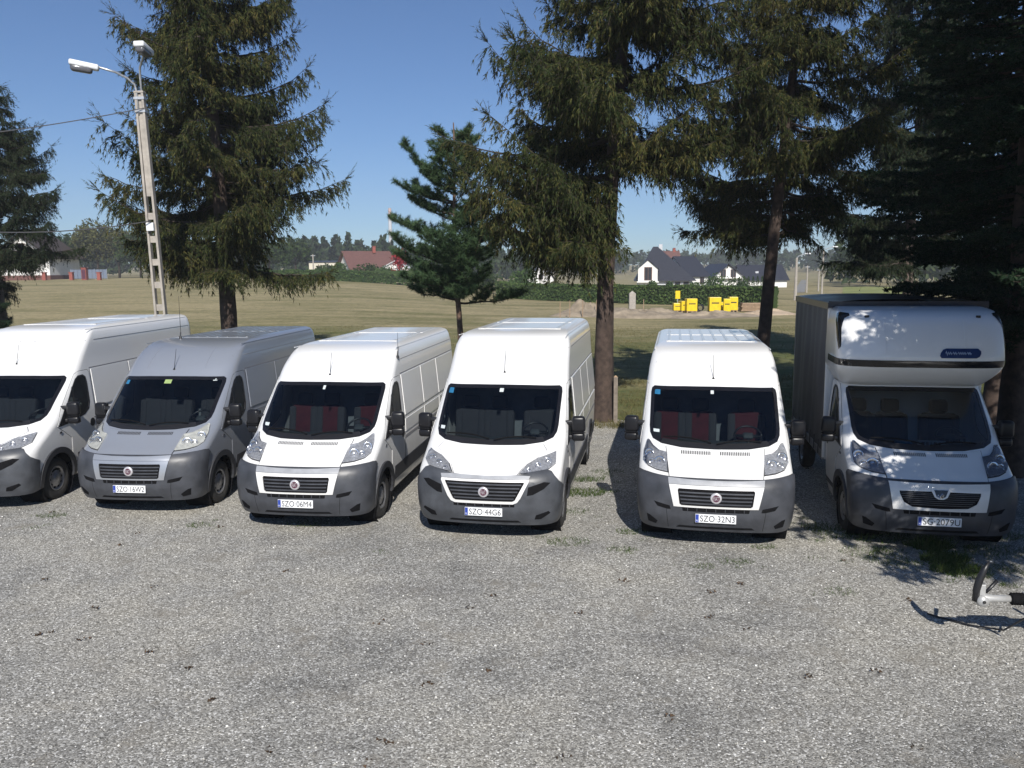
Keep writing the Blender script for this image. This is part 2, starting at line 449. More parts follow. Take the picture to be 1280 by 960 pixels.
def seat(root, x, red, w=.50):
    m = M['seatred'] if red else M['seat']
    s = link('seat', cached(('seat', w), lambda: rbox(w, .14, .66, .06)), m, root, (x, 1.93, 1.22), (R(-12), 0, 0))
    link('seat_cushion', cached(('cush', w), lambda: rbox(w, .5, .16, .06)), m, s, (0, -.30, -.26), (R(18), 0, 0))
    for q in (-1, 1): link('seat_bolster', cached('bol', lambda: MB().box(-.06, .06, -.09, .06, -.30, .30).mesh('b', True, .03)), M['seat'], s, (q*(w/2-.03), 0, 0))
    link('headrest', cached('headrest', lambda: rbox(.26, .10, .20, .045)), M['seat'], s, (0, 0, .43))

def cabin(root, red):
    link('dashboard', cached('dash', lambda: rbox(1.72, .52, .24, .07)), M['dash'], root, (0, 1.12, 1.09), (R(6), 0, 0))
    link('bulkhead', cached('bulk', lambda: MB().box(-.93, .93, 2.20, 2.22, .5, 2.02).mesh('b')), M['bulk'], root)
    link('cab_floor', cached('cfl', lambda: MB().box(-.95, .95, .75, 2.2, .46, .50).mesh('b')), M['under'], root)
    seat(root, .52, red); seat(root, -.16, red, .42); seat(root, -.62, red, .42)
    def sw():
        mb = MB(); mb.tube([(.19*math.cos(t), 0, .19*math.sin(t)) for t in np.linspace(0, 2*math.pi, 25)], .016, 6)
        mb.box(-.18, .18, -.012, .012, -.025, .02); mb.box(-.02, .02, -.012, .012, -.18, 0); return mb.mesh('sw', True)
    w = link('steering_wheel', cached('stw', sw), M['black'], root, (.50, 1.36, 1.30), (R(-52), 0, 0))
    link('steering_hub', cached('sthub', lambda: rbox(.15, .06, .11, .025)), M['dash'], w)

def vehicle(name, label, cat, pose, H, L, style, plate, paintm, seats_red=False, ribs=0, roof_y=None, stickers=(), cb=None, box=False, lens='lens', steer=0.0, group=None, wb=4.035):
    root = empty(name, (pose[0], pose[1], 0), -R(pose[2])); tag(root, label, cat, group)
    P = M[paintm]; sf = van_surf(H, L); key = (H, L, style); A, Ff = sf.A, sf.F
    rear_y = .95+wb
    link('body', cached(('body',)+key, lambda: body_mesh(sf, [.95] if box else [.95, rear_y])), P, root)
    link('underbody', cached(('ub', L), lambda: MB().box(-.80, .80, .35, L-.2, .26, .48).mesh('u')), M['under'], root)
    cabin(root, seats_red)
    # windscreen
    w = link('windscreen', cached(('ws', H), lambda: patch(ring(WS, .02), Ff, .003, 0, .08)), M['glass'], root)
    link('windscreen_seal', cached(('wss', H), lambda: patch(WS, Ff, .005, .012, .06, [ring(WS, .05)])), M['blackgloss'], w)
    cowl = [(-.74,1.295),(-.45,1.27),(0,1.262),(.45,1.27),(.74,1.295),(.70,1.35),(.4,1.325),(0,1.315),(-.4,1.325),(-.70,1.35)]
    link('cowl', cached(('cowl', H), lambda: patch(cowl, Ff, .008, .01, .08)), M['black'], w)
    for x0, z0, x1, z1 in ((.02, 1.30, .62, 1.325), (-.70, 1.355, -.05, 1.31)):
        def wip(x0=x0, z0=z0, x1=x1, z1=z1):
            pts = [Ff(x0+(x1-x0)*t, z0+(z1-z0)*t+.03*math.sin(t*3.1))+Vector((0, -.03, .025)) for t in np.linspace(0, 1, 9)]
            return MB().tube(pts, .011, 5).mesh('wiper')
        link('wiper', cached(('wip', x0, H), wip), M['under'], w)
    for (x, z, sx, sz, mt) in stickers:
        link('sticker', cached(('stk', x, z, sx, sz, H), lambda: patch([(x-sx, z-sz), (x+sx, z-sz), (x+sx, z+sz), (x-sx, z+sz)], Ff, .0045, 0, .05)), M[mt], w)
    # bonnet
    if style == 'new':
        bon = [(-.43,.945),(0,.935),(.43,.945),(.52,1.05),(.68,1.13),(.78,1.20),(.72,1.262),(.45,1.243),(0,1.236),(-.45,1.243),(-.72,1.262),(-.78,1.20),(-.68,1.13),(-.52,1.05)]
    else:
        bon = [(-.60,.952),(0,.942),(.60,.952),(.655,1.262),(.45,1.247),(0,1.240),(-.45,1.247),(-.655,1.262)]
    link('bonnet_gap', cached(('bgap', style, H), lambda: patch([(x*1.014, z+(-.010 if z < 1 else .004)) for x, z in bon], Ff, .002, .004, .09)), M['seam'] if style != 'new' else M['seam_soft'], root)
    bo = link('bonnet', cached(('bon', style, H), lambda: patch(bon, Ff, .008, .008, .06)), P, root)
    if style != 'new':
        for s in (-1, 1):
            def slits(s=s):
                me = None; bm = bmesh.new()
                for k in range(17):
                    x = s*(.07+.0235*k); m2 = patch([(x-.0065,1.196),(x+.0065,1.196),(x+.0065,1.232),(x-.0065,1.232)], Ff, .0095, 0, .05); bm.from_mesh(m2)
                return bm_mesh(bm, 'vent')
            link('bonnet_vent', cached(('slit', s, H), slits), M['seam'], bo)['kind'] = 'stuff'
    # bumper
    if style == 'new':
        top = [(.0,.925),(.25,.945),(.36,.968),(.56,.992),(.63,.972),(.70,.915),(.80,.85),(1.03,.76)]
    else:
        top = [(.0,.955),(.36,.955),(.47,.962),(.64,.975),(.83,.982),(.95,.972),(1.03,.93)]
    low = [(1.06,.30),(.85,.27),(.6,.265),(.3,.275),(0,.28)]
    half = top+low
    bp = half+[(-a, z) for a, z in half[::-1] if a > 0]
    bmat = M['bumper_new'] if style == 'new' else M['bumper']
    link('bumper_gap', cached(('bmpg', style, H), lambda: patch([(a*1.0, z+(.008 if z > .5 else 0)) for a, z in bp], A, .006, .006, .06)), M['seam'], root)
    bu = link('bumper', cached(('bmp', style, H), lambda: patch(bp, A, .022, .024, .045)), bmat, root)
    for s in (-1, 1):
        if style == 'new':
            fog = [(.60,.80),(.80,.86),(.88,.845),(.80,.77),(.66,.70),(.585,.69)]; duct = [(.70,.42),(.86,.47),(.88,.44),(.76,.36),(.68,.36)]
        else:
            fog = [(.79,.64),(.588,.60),(.574,.555),(.62,.552),(.745,.578)]; duct = [(.88,.45),(.84,.44),(.74,.37),(.76,.325),(.86,.345)]
        fg = fog if s > 0 else mir(fog); dt = duct if s > 0 else mir(duct)
        link('fog_recess', cached(('fog', style, s, H), lambda: patch(fg, Ff, .0245, .003, .05)), M['under'], bu)
        link('air_duct', cached(('duc', style, s, H), lambda: patch(dt, Ff, .0245, .003, .05)), M['under'], bu)
        def seamline(s=s): 
            xx = s*.60; return patch([(xx-.004,.30),(xx+.004,.30),(xx+s*.03+.004,.55),(xx+s*.03-.004,.55)], Ff, .0235, 0, .06)
        if style != 'new': link('bumper_joint', cached(('bj', style, s, H), seamline), M['seam'], bu)
    lip = [(-.50,.315),(.50,.315),(.46,.345),(-.46,.345)]
    link('lower_slot', cached(('lip', H), lambda: patch(lip, Ff, .0245, .002, .06)), M['under'], bu)
    lg = [(-.42,.545),(.42,.545),(.43,.598),(-.43,.598)] if style != 'new' else [(-.42,.535),(.42,.535),(.42,.588),(-.42,.588)]
    l = link('lower_grille', cached(('lg', style, H), lambda: patch(lg, Ff, .025, .003, .06)), M['under'], bu)
    def lgb():
        mb = MB()
        for k in range(7):
            x = -.36+.12*k; y = Ff(x, .57).y; mb.box(x-.004, x+.004, y-.035, y-.02, lg[0][1]+.004, lg[2][1]-.004)
        return mb.mesh('b')
    link('lower_grille_bars', cached(('lgb', style, H), lgb), bmat, bu)['kind'] = 'stuff'
    # grille
    if style == 'old':
        sur = [(-.535,.60),(.535,.60),(.60,.875),(-.60,.875)]; gr = [(-.44,.622),(.44,.622),(.462,.64),(.488,.815),(.475,.835),(-.475,.835),(-.488,.815),(-.462,.64)]
        link('crossbar', cached(('xb', H), lambda: patch([(-.605,.879),(.605,.879),(.615,.944),(.3,.935),(0,.932),(-.3,.935),(-.615,.944)], Ff, .030, .02, .06)), M['strip'] if paintm == 'white' else P, root)
        link('grille_surround', cached(('sur', H), lambda: patch(sur, Ff, .036, .02, .06, [gr])), P, root)
        slats = [.655, .70, .745, .79]; gx = lambda z: .44+(z-.62)*.2
    elif style == 'new':
        sur = [(-.40,.578),(.40,.578),(.455,.60),(.50,.66),(.60,.86),(.60,.885),(-.60,.885),(-.60,.86),(-.50,.66),(-.455,.60)]
        gr = [(-.39,.612),(.39,.612),(.425,.63),(.545,.85),(.54,.862),(-.54,.862),(-.545,.85),(-.425,.63)]
        link('crossbar', cached(('xbn', H), lambda: patch([(-.60,.889),(.60,.889),(.62,.93),(.44,.938),(0,.928),(-.44,.938),(-.62,.93)], Ff, .030, .02, .06)), M['strip'], root)
        link('grille_surround', cached(('surn', H), lambda: patch(sur, Ff, .036, .02, .05, [gr])), P, root)
        slats = [.65, .695, .74, .785, .83]; gx = lambda z: .40+(z-.62)*.55
    else:
        sur = [(-.55,.60),(.55,.60),(.60,.93),(.3,.925),(0,.922),(-.3,.925),(-.60,.93)]
        gr = [(-.33,.645),(0,.632),(.33,.645),(.43,.70),(.475,.80),(.48,.835),(0,.845),(-.48,.835),(-.475,.80),(-.43,.70)]
        link('grille_surround', cached(('surb', H), lambda: patch(sur, Ff, .034, .02, .06, [gr])), P, root)
        slats = [.675, .70, .725, .75, .775, .80, .82]; gx = lambda z: .32+min(.15, (z-.64)*1.1)
    g = link('grille', cached(('gr', style, H), lambda: patch(gr, Ff, .024, .004, .06)), M['under'], root)
    for z in slats:
        def sl(z=z):
            ww = gx(z)-.005; h = .009 if style != 'boxer' else .004
            return patch([(-ww, z-h), (ww, z-h), (ww, z+h), (-ww, z+h)], Ff, .034, .012, .08)
        link('grille_slat', cached(('sl', style, z, H), sl), M['bumper'], g)
    yb = Ff(0, .74).y-.045
    if style in ('old', 'new'):
        zb = .735
        b = link('badge', cached('badge', lambda: MB().lathe_x([(0,0),(.0,.050),(-.002,.070),(-.018,.074)], 28).mesh('bd', True)), M['badge_ring'], g, (0, yb, zb), (0, 0, R(-90)))
        b2 = link('badge_face', cached('badgef', lambda: MB().lathe_x([(.0025,0),(.0025,.047),(-.002,.048)], 28).mesh('bd')), M['red'], g, (0, yb, zb), (0, 0, R(-90)))
        link('badge_lettering', cached('fiat', lambda: text_mesh('FIAT', .056, .070, .004)), M['badge_ring'], g, (0, yb, zb))
    else:
        zb = .80
        shield = [(-.115,.862),(.115,.862),(.075,.775),(.03,.752),(-.03,.752),(-.075,.775)]
        link('badge_frame', cached(('shf', H), lambda: patch(shield, Ff, .052, .02, .05, [[(-.085,.863),(.085,.863),(.055,.785),(.022,.768),(-.022,.768),(-.055,.785)]])), P, g)
        link('badge_backing', cached(('shb', H), lambda: patch([(p[0]*.9, p[1]) for p in shield], Ff, .046, .01, .05)), M['blackgloss'], g)
        def lion():
            # small rampant figure in relief: body, raised forelegs, tail
            pts = [[(-.028,.778),(-.012,.800),(.004,.822),(.014,.836)], [(.002,.818),(.022,.822),(.030,.812)], [(-.004,.806),(.016,.803),(.026,.792)], [(-.012,.798),(-.002,.782),(.012,.772)], [(-.026,.782),(-.040,.800),(-.034,.820)]]
            mb = MB()
            for p in pts: mb.tube([Ff(x, z)+Vector((0, -.054, 0)) for x, z in p], [.007]*len(p), 5)
            return mb.mesh('emblem')
        link('badge_emblem', cached(('lion', H), lion), M['chrome'], g)
    # headlights
    if style == 'new': hp = [(.25,.962),(.305,1.045),(.41,1.11),(.655,1.172),(.685,1.05),(.575,1.00),(.36,.978)]
    else: hp = [(.362,1.005),(.372,1.19),(.47,1.205),(.56,1.25),(.63,1.305),(.66,1.30),(.71,1.20),(.72,1.09),(.64,1.045),(.50,1.018)]
    for s in (-1, 1):
        q = hp if s > 0 else mir(hp)
        cx = sum(p[0] for p in q)/len(q); cz = sum(p[1] for p in q)/len(q)
        h = link('headlight', cached(('hl', style, s, H), lambda: patch(q, A, .004, .006, .05)), M['lampold' if lens == 'lens_old' else 'lampgrey'], root)
        link('headlight_rim', cached(('hlr', style, s, H), lambda: patch([(cx+(a-cx)*1.05, cz+(z-cz)*1.05) for a, z in q], A, .0025, .004, .05)), M['seam'], h)
        spots = [(.62,1.17,.062),(.46,1.10,.070),(.57,1.09,.045)] if style != 'new' else [(.55,1.085,.045),(.43,1.045,.042),(.33,1.0,.028)]
        for a, z, r in spots:
            def refl(a=a, z=z, r=r, s=s):
                p = A(s*a, z); d = Vector((s*.35, -1, .25)).normalized(); mb = MB().lathe_x([(.014,0),(.004,r*.35),(.012,r*.7),(.022,r),(.016,r*1.12),(-.02,r*1.1)], 18)
                Mx = Matrix.Translation(p+d*.004) @ d.to_track_quat('X', 'Z').to_matrix().to_4x4()
                mb.v = [tuple(Mx @ Vector(v)) for v in mb.v]; return mb.mesh('refl', True)
            link('reflector', cached(('rf', style, a, z, s, H), refl), M['reflector'], h)
        link('headlight_lens', cached(('hll', style, s, H), lambda: patch(q, A, .034, .03, .05)), M[lens], h)
    # plate
    py = Ff(0, .46).y-.03
    pl = link('number_plate', cached('plate', lambda: MB().box(-.26, .26, -.006, .006, -.057, .057).mesh('pl', False, .003)), M['plate'], root, (0, py-.006, .462), (R(-3), 0, 0))
    link('plate_band', cached('plateb', lambda: MB().box(-.256, -.215, -.0085, -.004, -.052, .052).mesh('pb')), M['plateblue'], pl)
    link('plate_country_letters', cached('platepl', lambda: text_mesh('PL', .02, .026, .0092)), M['plate'], pl, (-.2355, 0, -.03))
    if plate: link('plate_number', cached(('num', plate), lambda: text_mesh(plate, .082, .44, .0085)), M['ink'], pl, (.022, 0, 0))
    # doors and side
    for s in (-1, 1):
        Sm = sf.S(s)
        cc = Vector((0, 1.8, 1.2))
        link('door_gap', cached(('dg', s, H), lambda: patch([(1.5+(y-1.5)*1.018, 1.27+(z-1.27)*1.009) for y, z in DOOR], Sm, .002, .004, .1, [DW], cc)), M['seam'], root)
        d = link('door', cached(('dr', s, H), lambda: patch(DOOR, Sm, .007, .008, .08, [ring(DW, .004)], cc)), P, root)
        link('door_window', cached(('dw', s, H), lambda: patch(ring(DW, .006), Sm, .003, 0, .1, (), cc)), M['glass_side'], d)
        link('window_seal', cached(('dws', s, H), lambda: patch(DW, Sm, .0095, .014, .09, [ring(DW, .03)], cc)), M['black'], d)
        link('window_divider', cached(('dwd', s, H), lambda: patch([(1.52,1.26),(1.55,1.26),(1.55,1.80),(1.52,1.77)], Sm, .010, .006, .1, (), cc)), M['black'], d)
        link('mirror_base', cached(('mb', s, H), lambda: patch([(1.0,1.19),(1.36,1.21),(1.36,1.45),(1.24,1.47)], Sm, .016, .02, .1, (), cc)), M['black'], d)
        link('door_handle', cached(('dh', s, H), lambda: patch(circle(2.0, 1.10, .075, 14), Sm, .012, .008, .05, (), cc)), M['black'], d)
        mirror(root, s)
        wheel(root, s*.985, .95, s, steer)
        link('wheel_housing', cached(('whf', s), lambda: MB().lathe_x([(s*.55,.0),(s*.55,.44),(s*.98,.44)], 24, (0, .95, .36)).mesh('wh', True)), M['under'], root)
        arch = circle(.95, .36, .50, 40); arch = [(y, max(z, .30)) for y, z in arch]
        fl = [(y, z) for y, z in circle(.95, .36, .505, 40) if z >= .30]
        fl.sort(key=lambda p: -math.atan2(p[1]-.36, p[0]-.95) if True else 0)
        fl = [(1.445,.30)]+[(.95+.505*math.cos(t), .36+.505*math.sin(t)) for t in np.linspace(.02, math.pi-.02, 24)]+[(.455,.30)]
        link('wheel_arch', cached(('waf', s, H), lambda: patch(fl, Sm, .030, .034, .06, [circle(.95, .36, .415)], cc)), M['arch'], root)
        if not box:
            wheel(root, s*.985, rear_y, s)
            link('wheel_housing', cached(('whr', s, rear_y), lambda: MB().lathe_x([(s*.55,.0),(s*.55,.44),(s*.98,.44)], 24, (0, rear_y, .36)).mesh('wh', True)), M['under'], root)
            fr = [(rear_y+.49,.30)]+[(rear_y+.49*math.cos(t), .36+.49*math.sin(t)) for t in np.linspace(.02, math.pi-.02, 24)]+[(rear_y-.49,.30)]
            link('wheel_arch', cached(('war', s, H, rear_y), lambda: patch(fr, Sm, .022, .026, .07, [circle(rear_y, .36, .415)])), M['arch'], root)
            # pressed side panels, joints and mouldings
            y1 = L-.13
            def strip(k, z0, z1, ya, yb, mt, off, nm):
                link(nm, cached((k, s, H, L), lambda: patch([(ya, z0), (yb, z0), (yb, z1), (ya, z1)], Sm, off, max(off-.001, .002), .25)), mt, root)
            strip('g1', 2.045, 2.062, 2.13, y1, M['seam_soft'], .003, 'side_groove')
            strip('g2', H-.245, H-.236, 1.95, y1, M['seam_soft'], .003, 'roof_joint')
            for k, (ya, yb) in enumerate(((2.17, 3.42), (3.46, 4.62), (4.66, y1))):
                strip(('p', k), 1.37, 2.03, ya, yb, P, .012, 'side_panel')
                strip(('q', k), 1.09, 1.30, ya, yb, P, .010, 'side_panel')
            strip('v0', .60, 2.03, 2.135, 2.145, M['seam'], .0035, 'door_joint')
            strip('v1', .60, 2.03, 3.438, 3.446, M['seam_soft'], .0035, 'panel_joint')
            strip('v2', .60, 2.03, 4.637, 4.643, M['seam_soft'], .0035, 'panel_joint')
            strip('m0', .985, 1.03, 2.15, y1, M['seam_soft'], .006, 'side_groove')
            strip('m1', .44, .66, 1.50, rear_y-.53, M['arch'], .016, 'side_moulding')
            strip('m2', .44, .66, rear_y+.53, y1, M['arch'], .016, 'side_moulding')
        else:
            strip_p = [(1.50,.44),(2.06,.44),(2.06,.50),(1.50,.50)]
            link('sill', cached(('sill', s, H), lambda: patch(strip_p, Sm, .012, .012, .2, (), cc)), M['arch'], root)
        rp = [(1.0,1.03),(1.05,1.03),(1.05,1.06),(1.0,1.06)]
        link('side_repeater', cached(('srep', s, H), lambda: patch([(1.03,1.075),(1.09,1.08),(1.085,1.11),(1.035,1.105)], Sm, .010, .008, .05, (), cc)), M['bumper'], root)
    # roof
    if not box:
        yr0 = sf.y0(H-.01)+.15
        if ribs:
            for k in range(ribs):
                x = -.66+1.32*k/(ribs-1)
                link('roof_rib', cached(('rib', L, H), lambda: MB().box(-.021, .021, 2.95, L-.25, -.004, .010).mesh('r', False, .004)), P, root, (x, 0, H))
        else:
            for x in (-.62, .62): link('roof_rib', cached(('ribw', L, H), lambda: MB().box(-.03, .03, 2.95, L-.3, -.004, .008).mesh('r', False, .003)), P, root, (x, 0, H))
        for y in (2.93, L-1.5): link('roof_crossbar', cached(('rx', H), lambda: MB().box(-.70, .70, -.014, .014, -.004, .007).mesh('r', False, .003)), P, root, (0, y, H))
        for s in (-1, 1):  # pressings of the roof front
            zt = H-.10
            link('roof_pressing', cached(('rpress', s, H), lambda: patch([(s*.50,2.12),(s*.515,2.12),(s*.50,zt),(s*.485,zt)], Ff, .006, .007, .08)), P, root)
            link('gutter', cached(('gut', s, H, L), lambda: MB().tube([(s*(sf.W(H-.055)+.004), y, H-.055) for y in np.linspace(2.25, L-.15, 8)], .007, 5).mesh('g')), P, root)
        pa = Ff(0, 2.10+.25*(H-2.52)*1.2)
        an = link('antenna', cached('ant', lambda: MB().tube([(0,0,0),(0,.01,.02)], [.02,.012], 8).tube([(0,.005,.015),(0,.11,.34)], [.0055,.003], 5).mesh('a')), M['black'], root, (0, pa.y-.005, pa.z))
        if cb:
            link('antenna', cached(('cb', cb[3]), lambda: MB().tube([(0,0,0),(0,0,.05)], [.03,.02], 8).tube([(0,0,.04),(0,.02,.12)], [.012,.010], 6).tube([(0,.02,.1),(.0,.03,cb[3])], [.005,.0028], 5).mesh('a')), M['black'], root, cb[:3])
        # tail: doors, lights
        link('rear_door_gap', cached(('rdg', H, L), lambda: MB().box(-.006, .006, L-.004, L+.002, .5, H-.2).mesh('g')), M['seam'], root)
        for s in (-1, 1): link('tail_light', cached(('tl', H, L), lambda: MB().box(-.07, .07, L-.02, L+.012, 1.05, 1.55).mesh('t', False, .008)), M['tail_red'], root, (s*.86, 0, 0))
    return root, sf

# ------------------------------------------------------------------ terrain
def sstep(a, b, x):
    t = np.clip((x-a)/(b-a), 0, 1); return t*t*(3-2*t)
LOT_EDGE = 19.4
def gz(x, y):
    """ground height: flat yard, field that climbs gently away to the left"""
    x = np.asarray(x, float); y = np.asarray(y, float)
    left = sstep(.06, -.24, x/np.maximum(y, 1))
    h = 3.0*sstep(26, 165, y)*left + 9*sstep(240, 900, y) + .05*np.sin(x*.31+1)*np.sin(y*.23)*sstep(20, 26, y) - .012
    return h
def gzf(x, y): return float(gz(x, y))

def ground_mesh():
    ys = np.concatenate([np.linspace(-60, 18, 14), np.linspace(18.5, 60, 60), np.linspace(62, 180, 50), np.linspace(190, 600, 30), np.linspace(700, 4500, 14)])
    us = np.linspace(-1, 1, 91); V = []
    for y in ys:
        w = 60+1.25*abs(y)
        for u in us:
            x = w*u*(0.35+.65*abs(u)); V.append((x, y, gzf(x, y) if y > 15 else -.012))
    n = len(us); F = [(i*n+k, i*n+k+1, (i+1)*n+k+1, (i+1)*n+k) for i in range(len(ys)-1) for k in range(n-1)]
    return mesh_np('ground', V, F, True)

def ground_mat():
    m, t, b = nt('mown_field_grass'); v = coords(t, 'Object')
    big = noise(t, v, .05, 4); mid = noise(t, v, .55, 6, .65); fine = noise(t, v, 14, 5, .7)
    sw = noise(t, coords(t, 'Object', (.055, .30, 1)), 1.0, 8, .76)         # mown swaths run across the view
    a = N(t, 'ShaderNodeMath', operation='MULTIPLY_ADD'); t.links.new(sw, a.inputs[0]); a.inputs[1].default_value = 1.25
    a2 = N(t, 'ShaderNodeMath', operation='MULTIPLY_ADD'); t.links.new(mid, a2.inputs[0]); a2.inputs[1].default_value = .35; t.links.new(a.outputs[0], a2.inputs[2])
    t.links.new(N(t, 'ShaderNodeMath', operation='MULTIPLY').outputs[0], a.inputs[2])
    mu = t.nodes[-1]; t.links.new(big, mu.inputs[0]); mu.inputs[1].default_value = .5
    # greener strip just past the trees, drier stubble further out
    g = t.nodes.new('ShaderNodeNewGeometry'); sp = t.nodes.new('ShaderNodeSeparateXYZ'); t.links.new(g.outputs['Position'], sp.inputs[0])
    mr = N(t, 'ShaderNodeMapRange'); t.links.new(sp.outputs[1], mr.inputs[0]); mr.inputs[1].default_value = 24; mr.inputs[2].default_value = 62; mr.inputs[3].default_value = -.50; mr.inputs[4].default_value = -.14
    ad = N(t, 'ShaderNodeMath', operation='ADD'); t.links.new(a2.outputs[0], ad.inputs[0]); t.links.new(mr.outputs[0], ad.inputs[1])
    r = ramp(t, ad.outputs[0], [(.34, (.062, .092, .032)), (.56, (.115, .132, .054)), (.78, (.205, .190, .100)), (1.0, (.33, .285, .175))])
    mx = N(t, 'ShaderNodeMix', data_type='RGBA', blend_type='MULTIPLY'); t.links.new(r.outputs[0], mx.inputs['A'])
    cl = noise(t, v, 2.6, 8, .75); av = N(t, 'ShaderNodeMath', operation='MULTIPLY_ADD'); t.links.new(cl, av.inputs[0]); av.inputs[1].default_value = .6; h2 = N(t, 'ShaderNodeMath', operation='MULTIPLY'); t.links.new(fine, h2.inputs[0]); h2.inputs[1].default_value = .4; t.links.new(h2.outputs[0], av.inputs[2])
    r2 = ramp(t, av.outputs[0], [(.36, (.38, .40, .34)), (.64, (1.45, 1.38, 1.25))]); t.links.new(r2.outputs[0], mx.inputs['B']); mx.inputs['Factor'].default_value = .8
    t.links.new(mx.outputs['Result'], b.inputs['Base Color']); b.inputs['Roughness'].default_value = .95; b.inputs['Specular IOR Level'].default_value = .1
    bump(t, b, fine, .7, .05); return m
g = link('ground', ground_mesh(), ground_mat()); tag(g, kind='structure')

def gravel_mat():
    m, t, b = nt('crushed_gravel'); v = coords(t, 'Object')
    vo = t.nodes.new('ShaderNodeTexVoronoi'); vo.inputs['Scale'].default_value = 68; t.links.new(v, vo.inputs['Vector'])
    sepc = t.nodes.new('ShaderNodeSeparateColor'); t.links.new(vo.outputs['Color'], sepc.inputs[0])
    r = ramp(t, sepc.outputs[0], [(0, (.135, .130, .118)), (.35, (.265, .256, .232)), (.72, (.38, .37, .338)), (.92, (.54, .53, .49)), (1, (.82, .81, .77))])
    big = noise(t, v, .30, 8, .70); r2 = ramp(t, big, [(.32, (.52, .53, .55)), (.48, (.92, .92, .92)), (.70, (1.16, 1.13, 1.06))])
    mx = N(t, 'ShaderNodeMix', data_type='RGBA', blend_type='MULTIPLY'); mx.inputs['Factor'].default_value = 1
    t.links.new(r.outputs[0], mx.inputs['A']); t.links.new(r2.outputs[0], mx.inputs['B'])
    # brown soil and fine litter showing through in patches
    soil = noise(t, v, 1.7, 7, .7); rs = ramp(t, soil, [(.56, (0, 0, 0)), (.70, (.75, .75, .75))])
    mx2 = N(t, 'ShaderNodeMix', data_type='RGBA'); t.links.new(rs.outputs[0], mx2.inputs['Factor']); t.links.new(mx.outputs['Result'], mx2.inputs['A']); mx2.inputs['B'].default_value = (.23, .21, .175, 1)
    # oil-dark tyre-worn stains
    st = noise(t, coords(t, 'Object', (.6, 1, 1)), .75, 3, .5); rst = ramp(t, st, [(.60, (1, 1, 1)), (.74, (.70, .70, .72))])
    mx3 = N(t, 'ShaderNodeMix', data_type='RGBA', blend_type='MULTIPLY'); mx3.inputs['Factor'].default_value = 1
    t.links.new(mx2.outputs['Result'], mx3.inputs['A']); t.links.new(rst.outputs[0], mx3.inputs['B'])
    t.links.new(mx3.outputs['Result'], b.inputs['Base Color']); b.inputs['Roughness'].default_value = .9; b.inputs['Specular IOR Level'].default_value = .2
    n = t.nodes.new('ShaderNodeBump'); n.inputs['Strength'].default_value = .6; n.inputs['Distance'].default_value = .009; n.invert = True
    t.links.new(vo.outputs['Distance'], n.inputs['Height']); t.links.new(n.outputs[0], b.inputs['Normal'])
    return m
def lot_mesh():
    xs = np.linspace(-45, 30, 151); V = [(x, -50, 0) for x in xs]
    for x in xs: V.append((x, LOT_EDGE+.35*math.sin(x*.9)+.25*math.sin(x*2.7+1)+rng.normal(0, .12)-.05*abs(x)*0, 0.0))
    n = len(xs); F = [(k, k+1, n+k+1, n+k) for k in range(n-1)]; return mesh_np('lot', V, F)
M['gravel'] = gravel_mat()
tag(link('gravel_yard', lot_mesh(), M['gravel']), kind='structure')

def stones_mesh(n):
    y = 3.0+17*rng.random(n)**1.5; x = (rng.random(n)*2-1)*(y*.70+1.0)
    s = (.005+.009*rng.random(n)**2)*(1+.02*y); O = np.array([(1,0,0),(-1,0,0),(0,1,0),(0,-1,0),(0,0,1),(0,0,-1)], float)
    P = O[None]*(.65+.7*rng.random((n, 6, 1))); P[:, :, 2] *= .6
    th = rng.random(n)*6.283; c, s2 = np.cos(th), np.sin(th)
    X = P[:, :, 0]*c[:, None]-P[:, :, 1]*s2[:, None]; Y = P[:, :, 0]*s2[:, None]+P[:, :, 1]*c[:, None]
    V = np.stack([X*s[:, None]+x[:, None], Y*s[:, None]+y[:, None], P[:, :, 2]*s[:, None]+.25*s[:, None]], 2).reshape(-1, 3)
    T = np.array([(0,2,4),(2,1,4),(1,3,4),(3,0,4),(2,0,5),(1,2,5),(3,1,5),(0,3,5)]); F = (np.arange(n)[:, None, None]*6+T[None]).reshape(-1, 3)
    return mesh_np('stones', V, F)
def stone_mat():
    m, t, b = nt('loose_stone'); g = t.nodes.new('ShaderNodeNewGeometry')
    r = ramp(t, g.outputs['Random Per Island'], [(0, (.11, .105, .095)), (.3, (.26, .25, .225)), (.65, (.39, .38, .345)), (.90, (.57, .56, .52)), (1, (.82, .81, .77))])
    t.links.new(r.outputs[0], b.inputs['Base Color']); b.inputs['Roughness'].default_value = .85; return m
tag(link('loose_gravel', stones_mesh(20000), stone_mat()), 'loose crushed stone strewn over the yard', 'gravel', kind='stuff')

# ------------------------------------------------------------------ vehicles
VG = 'panel vans parked in a row on the gravel'
vehicle('panel_van', 'tall white panel van at left end, its nose cut by the picture edge', 'van', (-8.62, 12.25, 3.0), 2.78, 6.36, 'new', None, 'white', group=VG, steer=0)
vehicle('panel_van', 'silver panel van with number plate SZO 16W2', 'van', (-5.835, 11.994, 5.6), 2.53, 5.95, 'old', 'SZO·16W2', 'silver', ribs=8, lens='lens_old', group=VG,
        stickers=((-.78, 1.90, .035, .03, 'sticker'), (.74, 1.945, .03, .018, 'paper'), (-.02, 1.93, .06, .035, 'hivis')), cb=(-.50, 2.75, 2.52, .78))
vehicle('panel_van', 'white panel van with number plate SZO 06M4 and dark red seats', 'van', (-3.076, 11.126, 7.8), 2.52, 6.30, 'old', 'SZO·06M4', 'white', seats_red=True, group=VG,
        stickers=((-.80, 1.42, .045, .02, 'paper'), (-.03, 1.93, .02, .03, 'paper')), cb=(.93, 2.15, 2.30, .42))
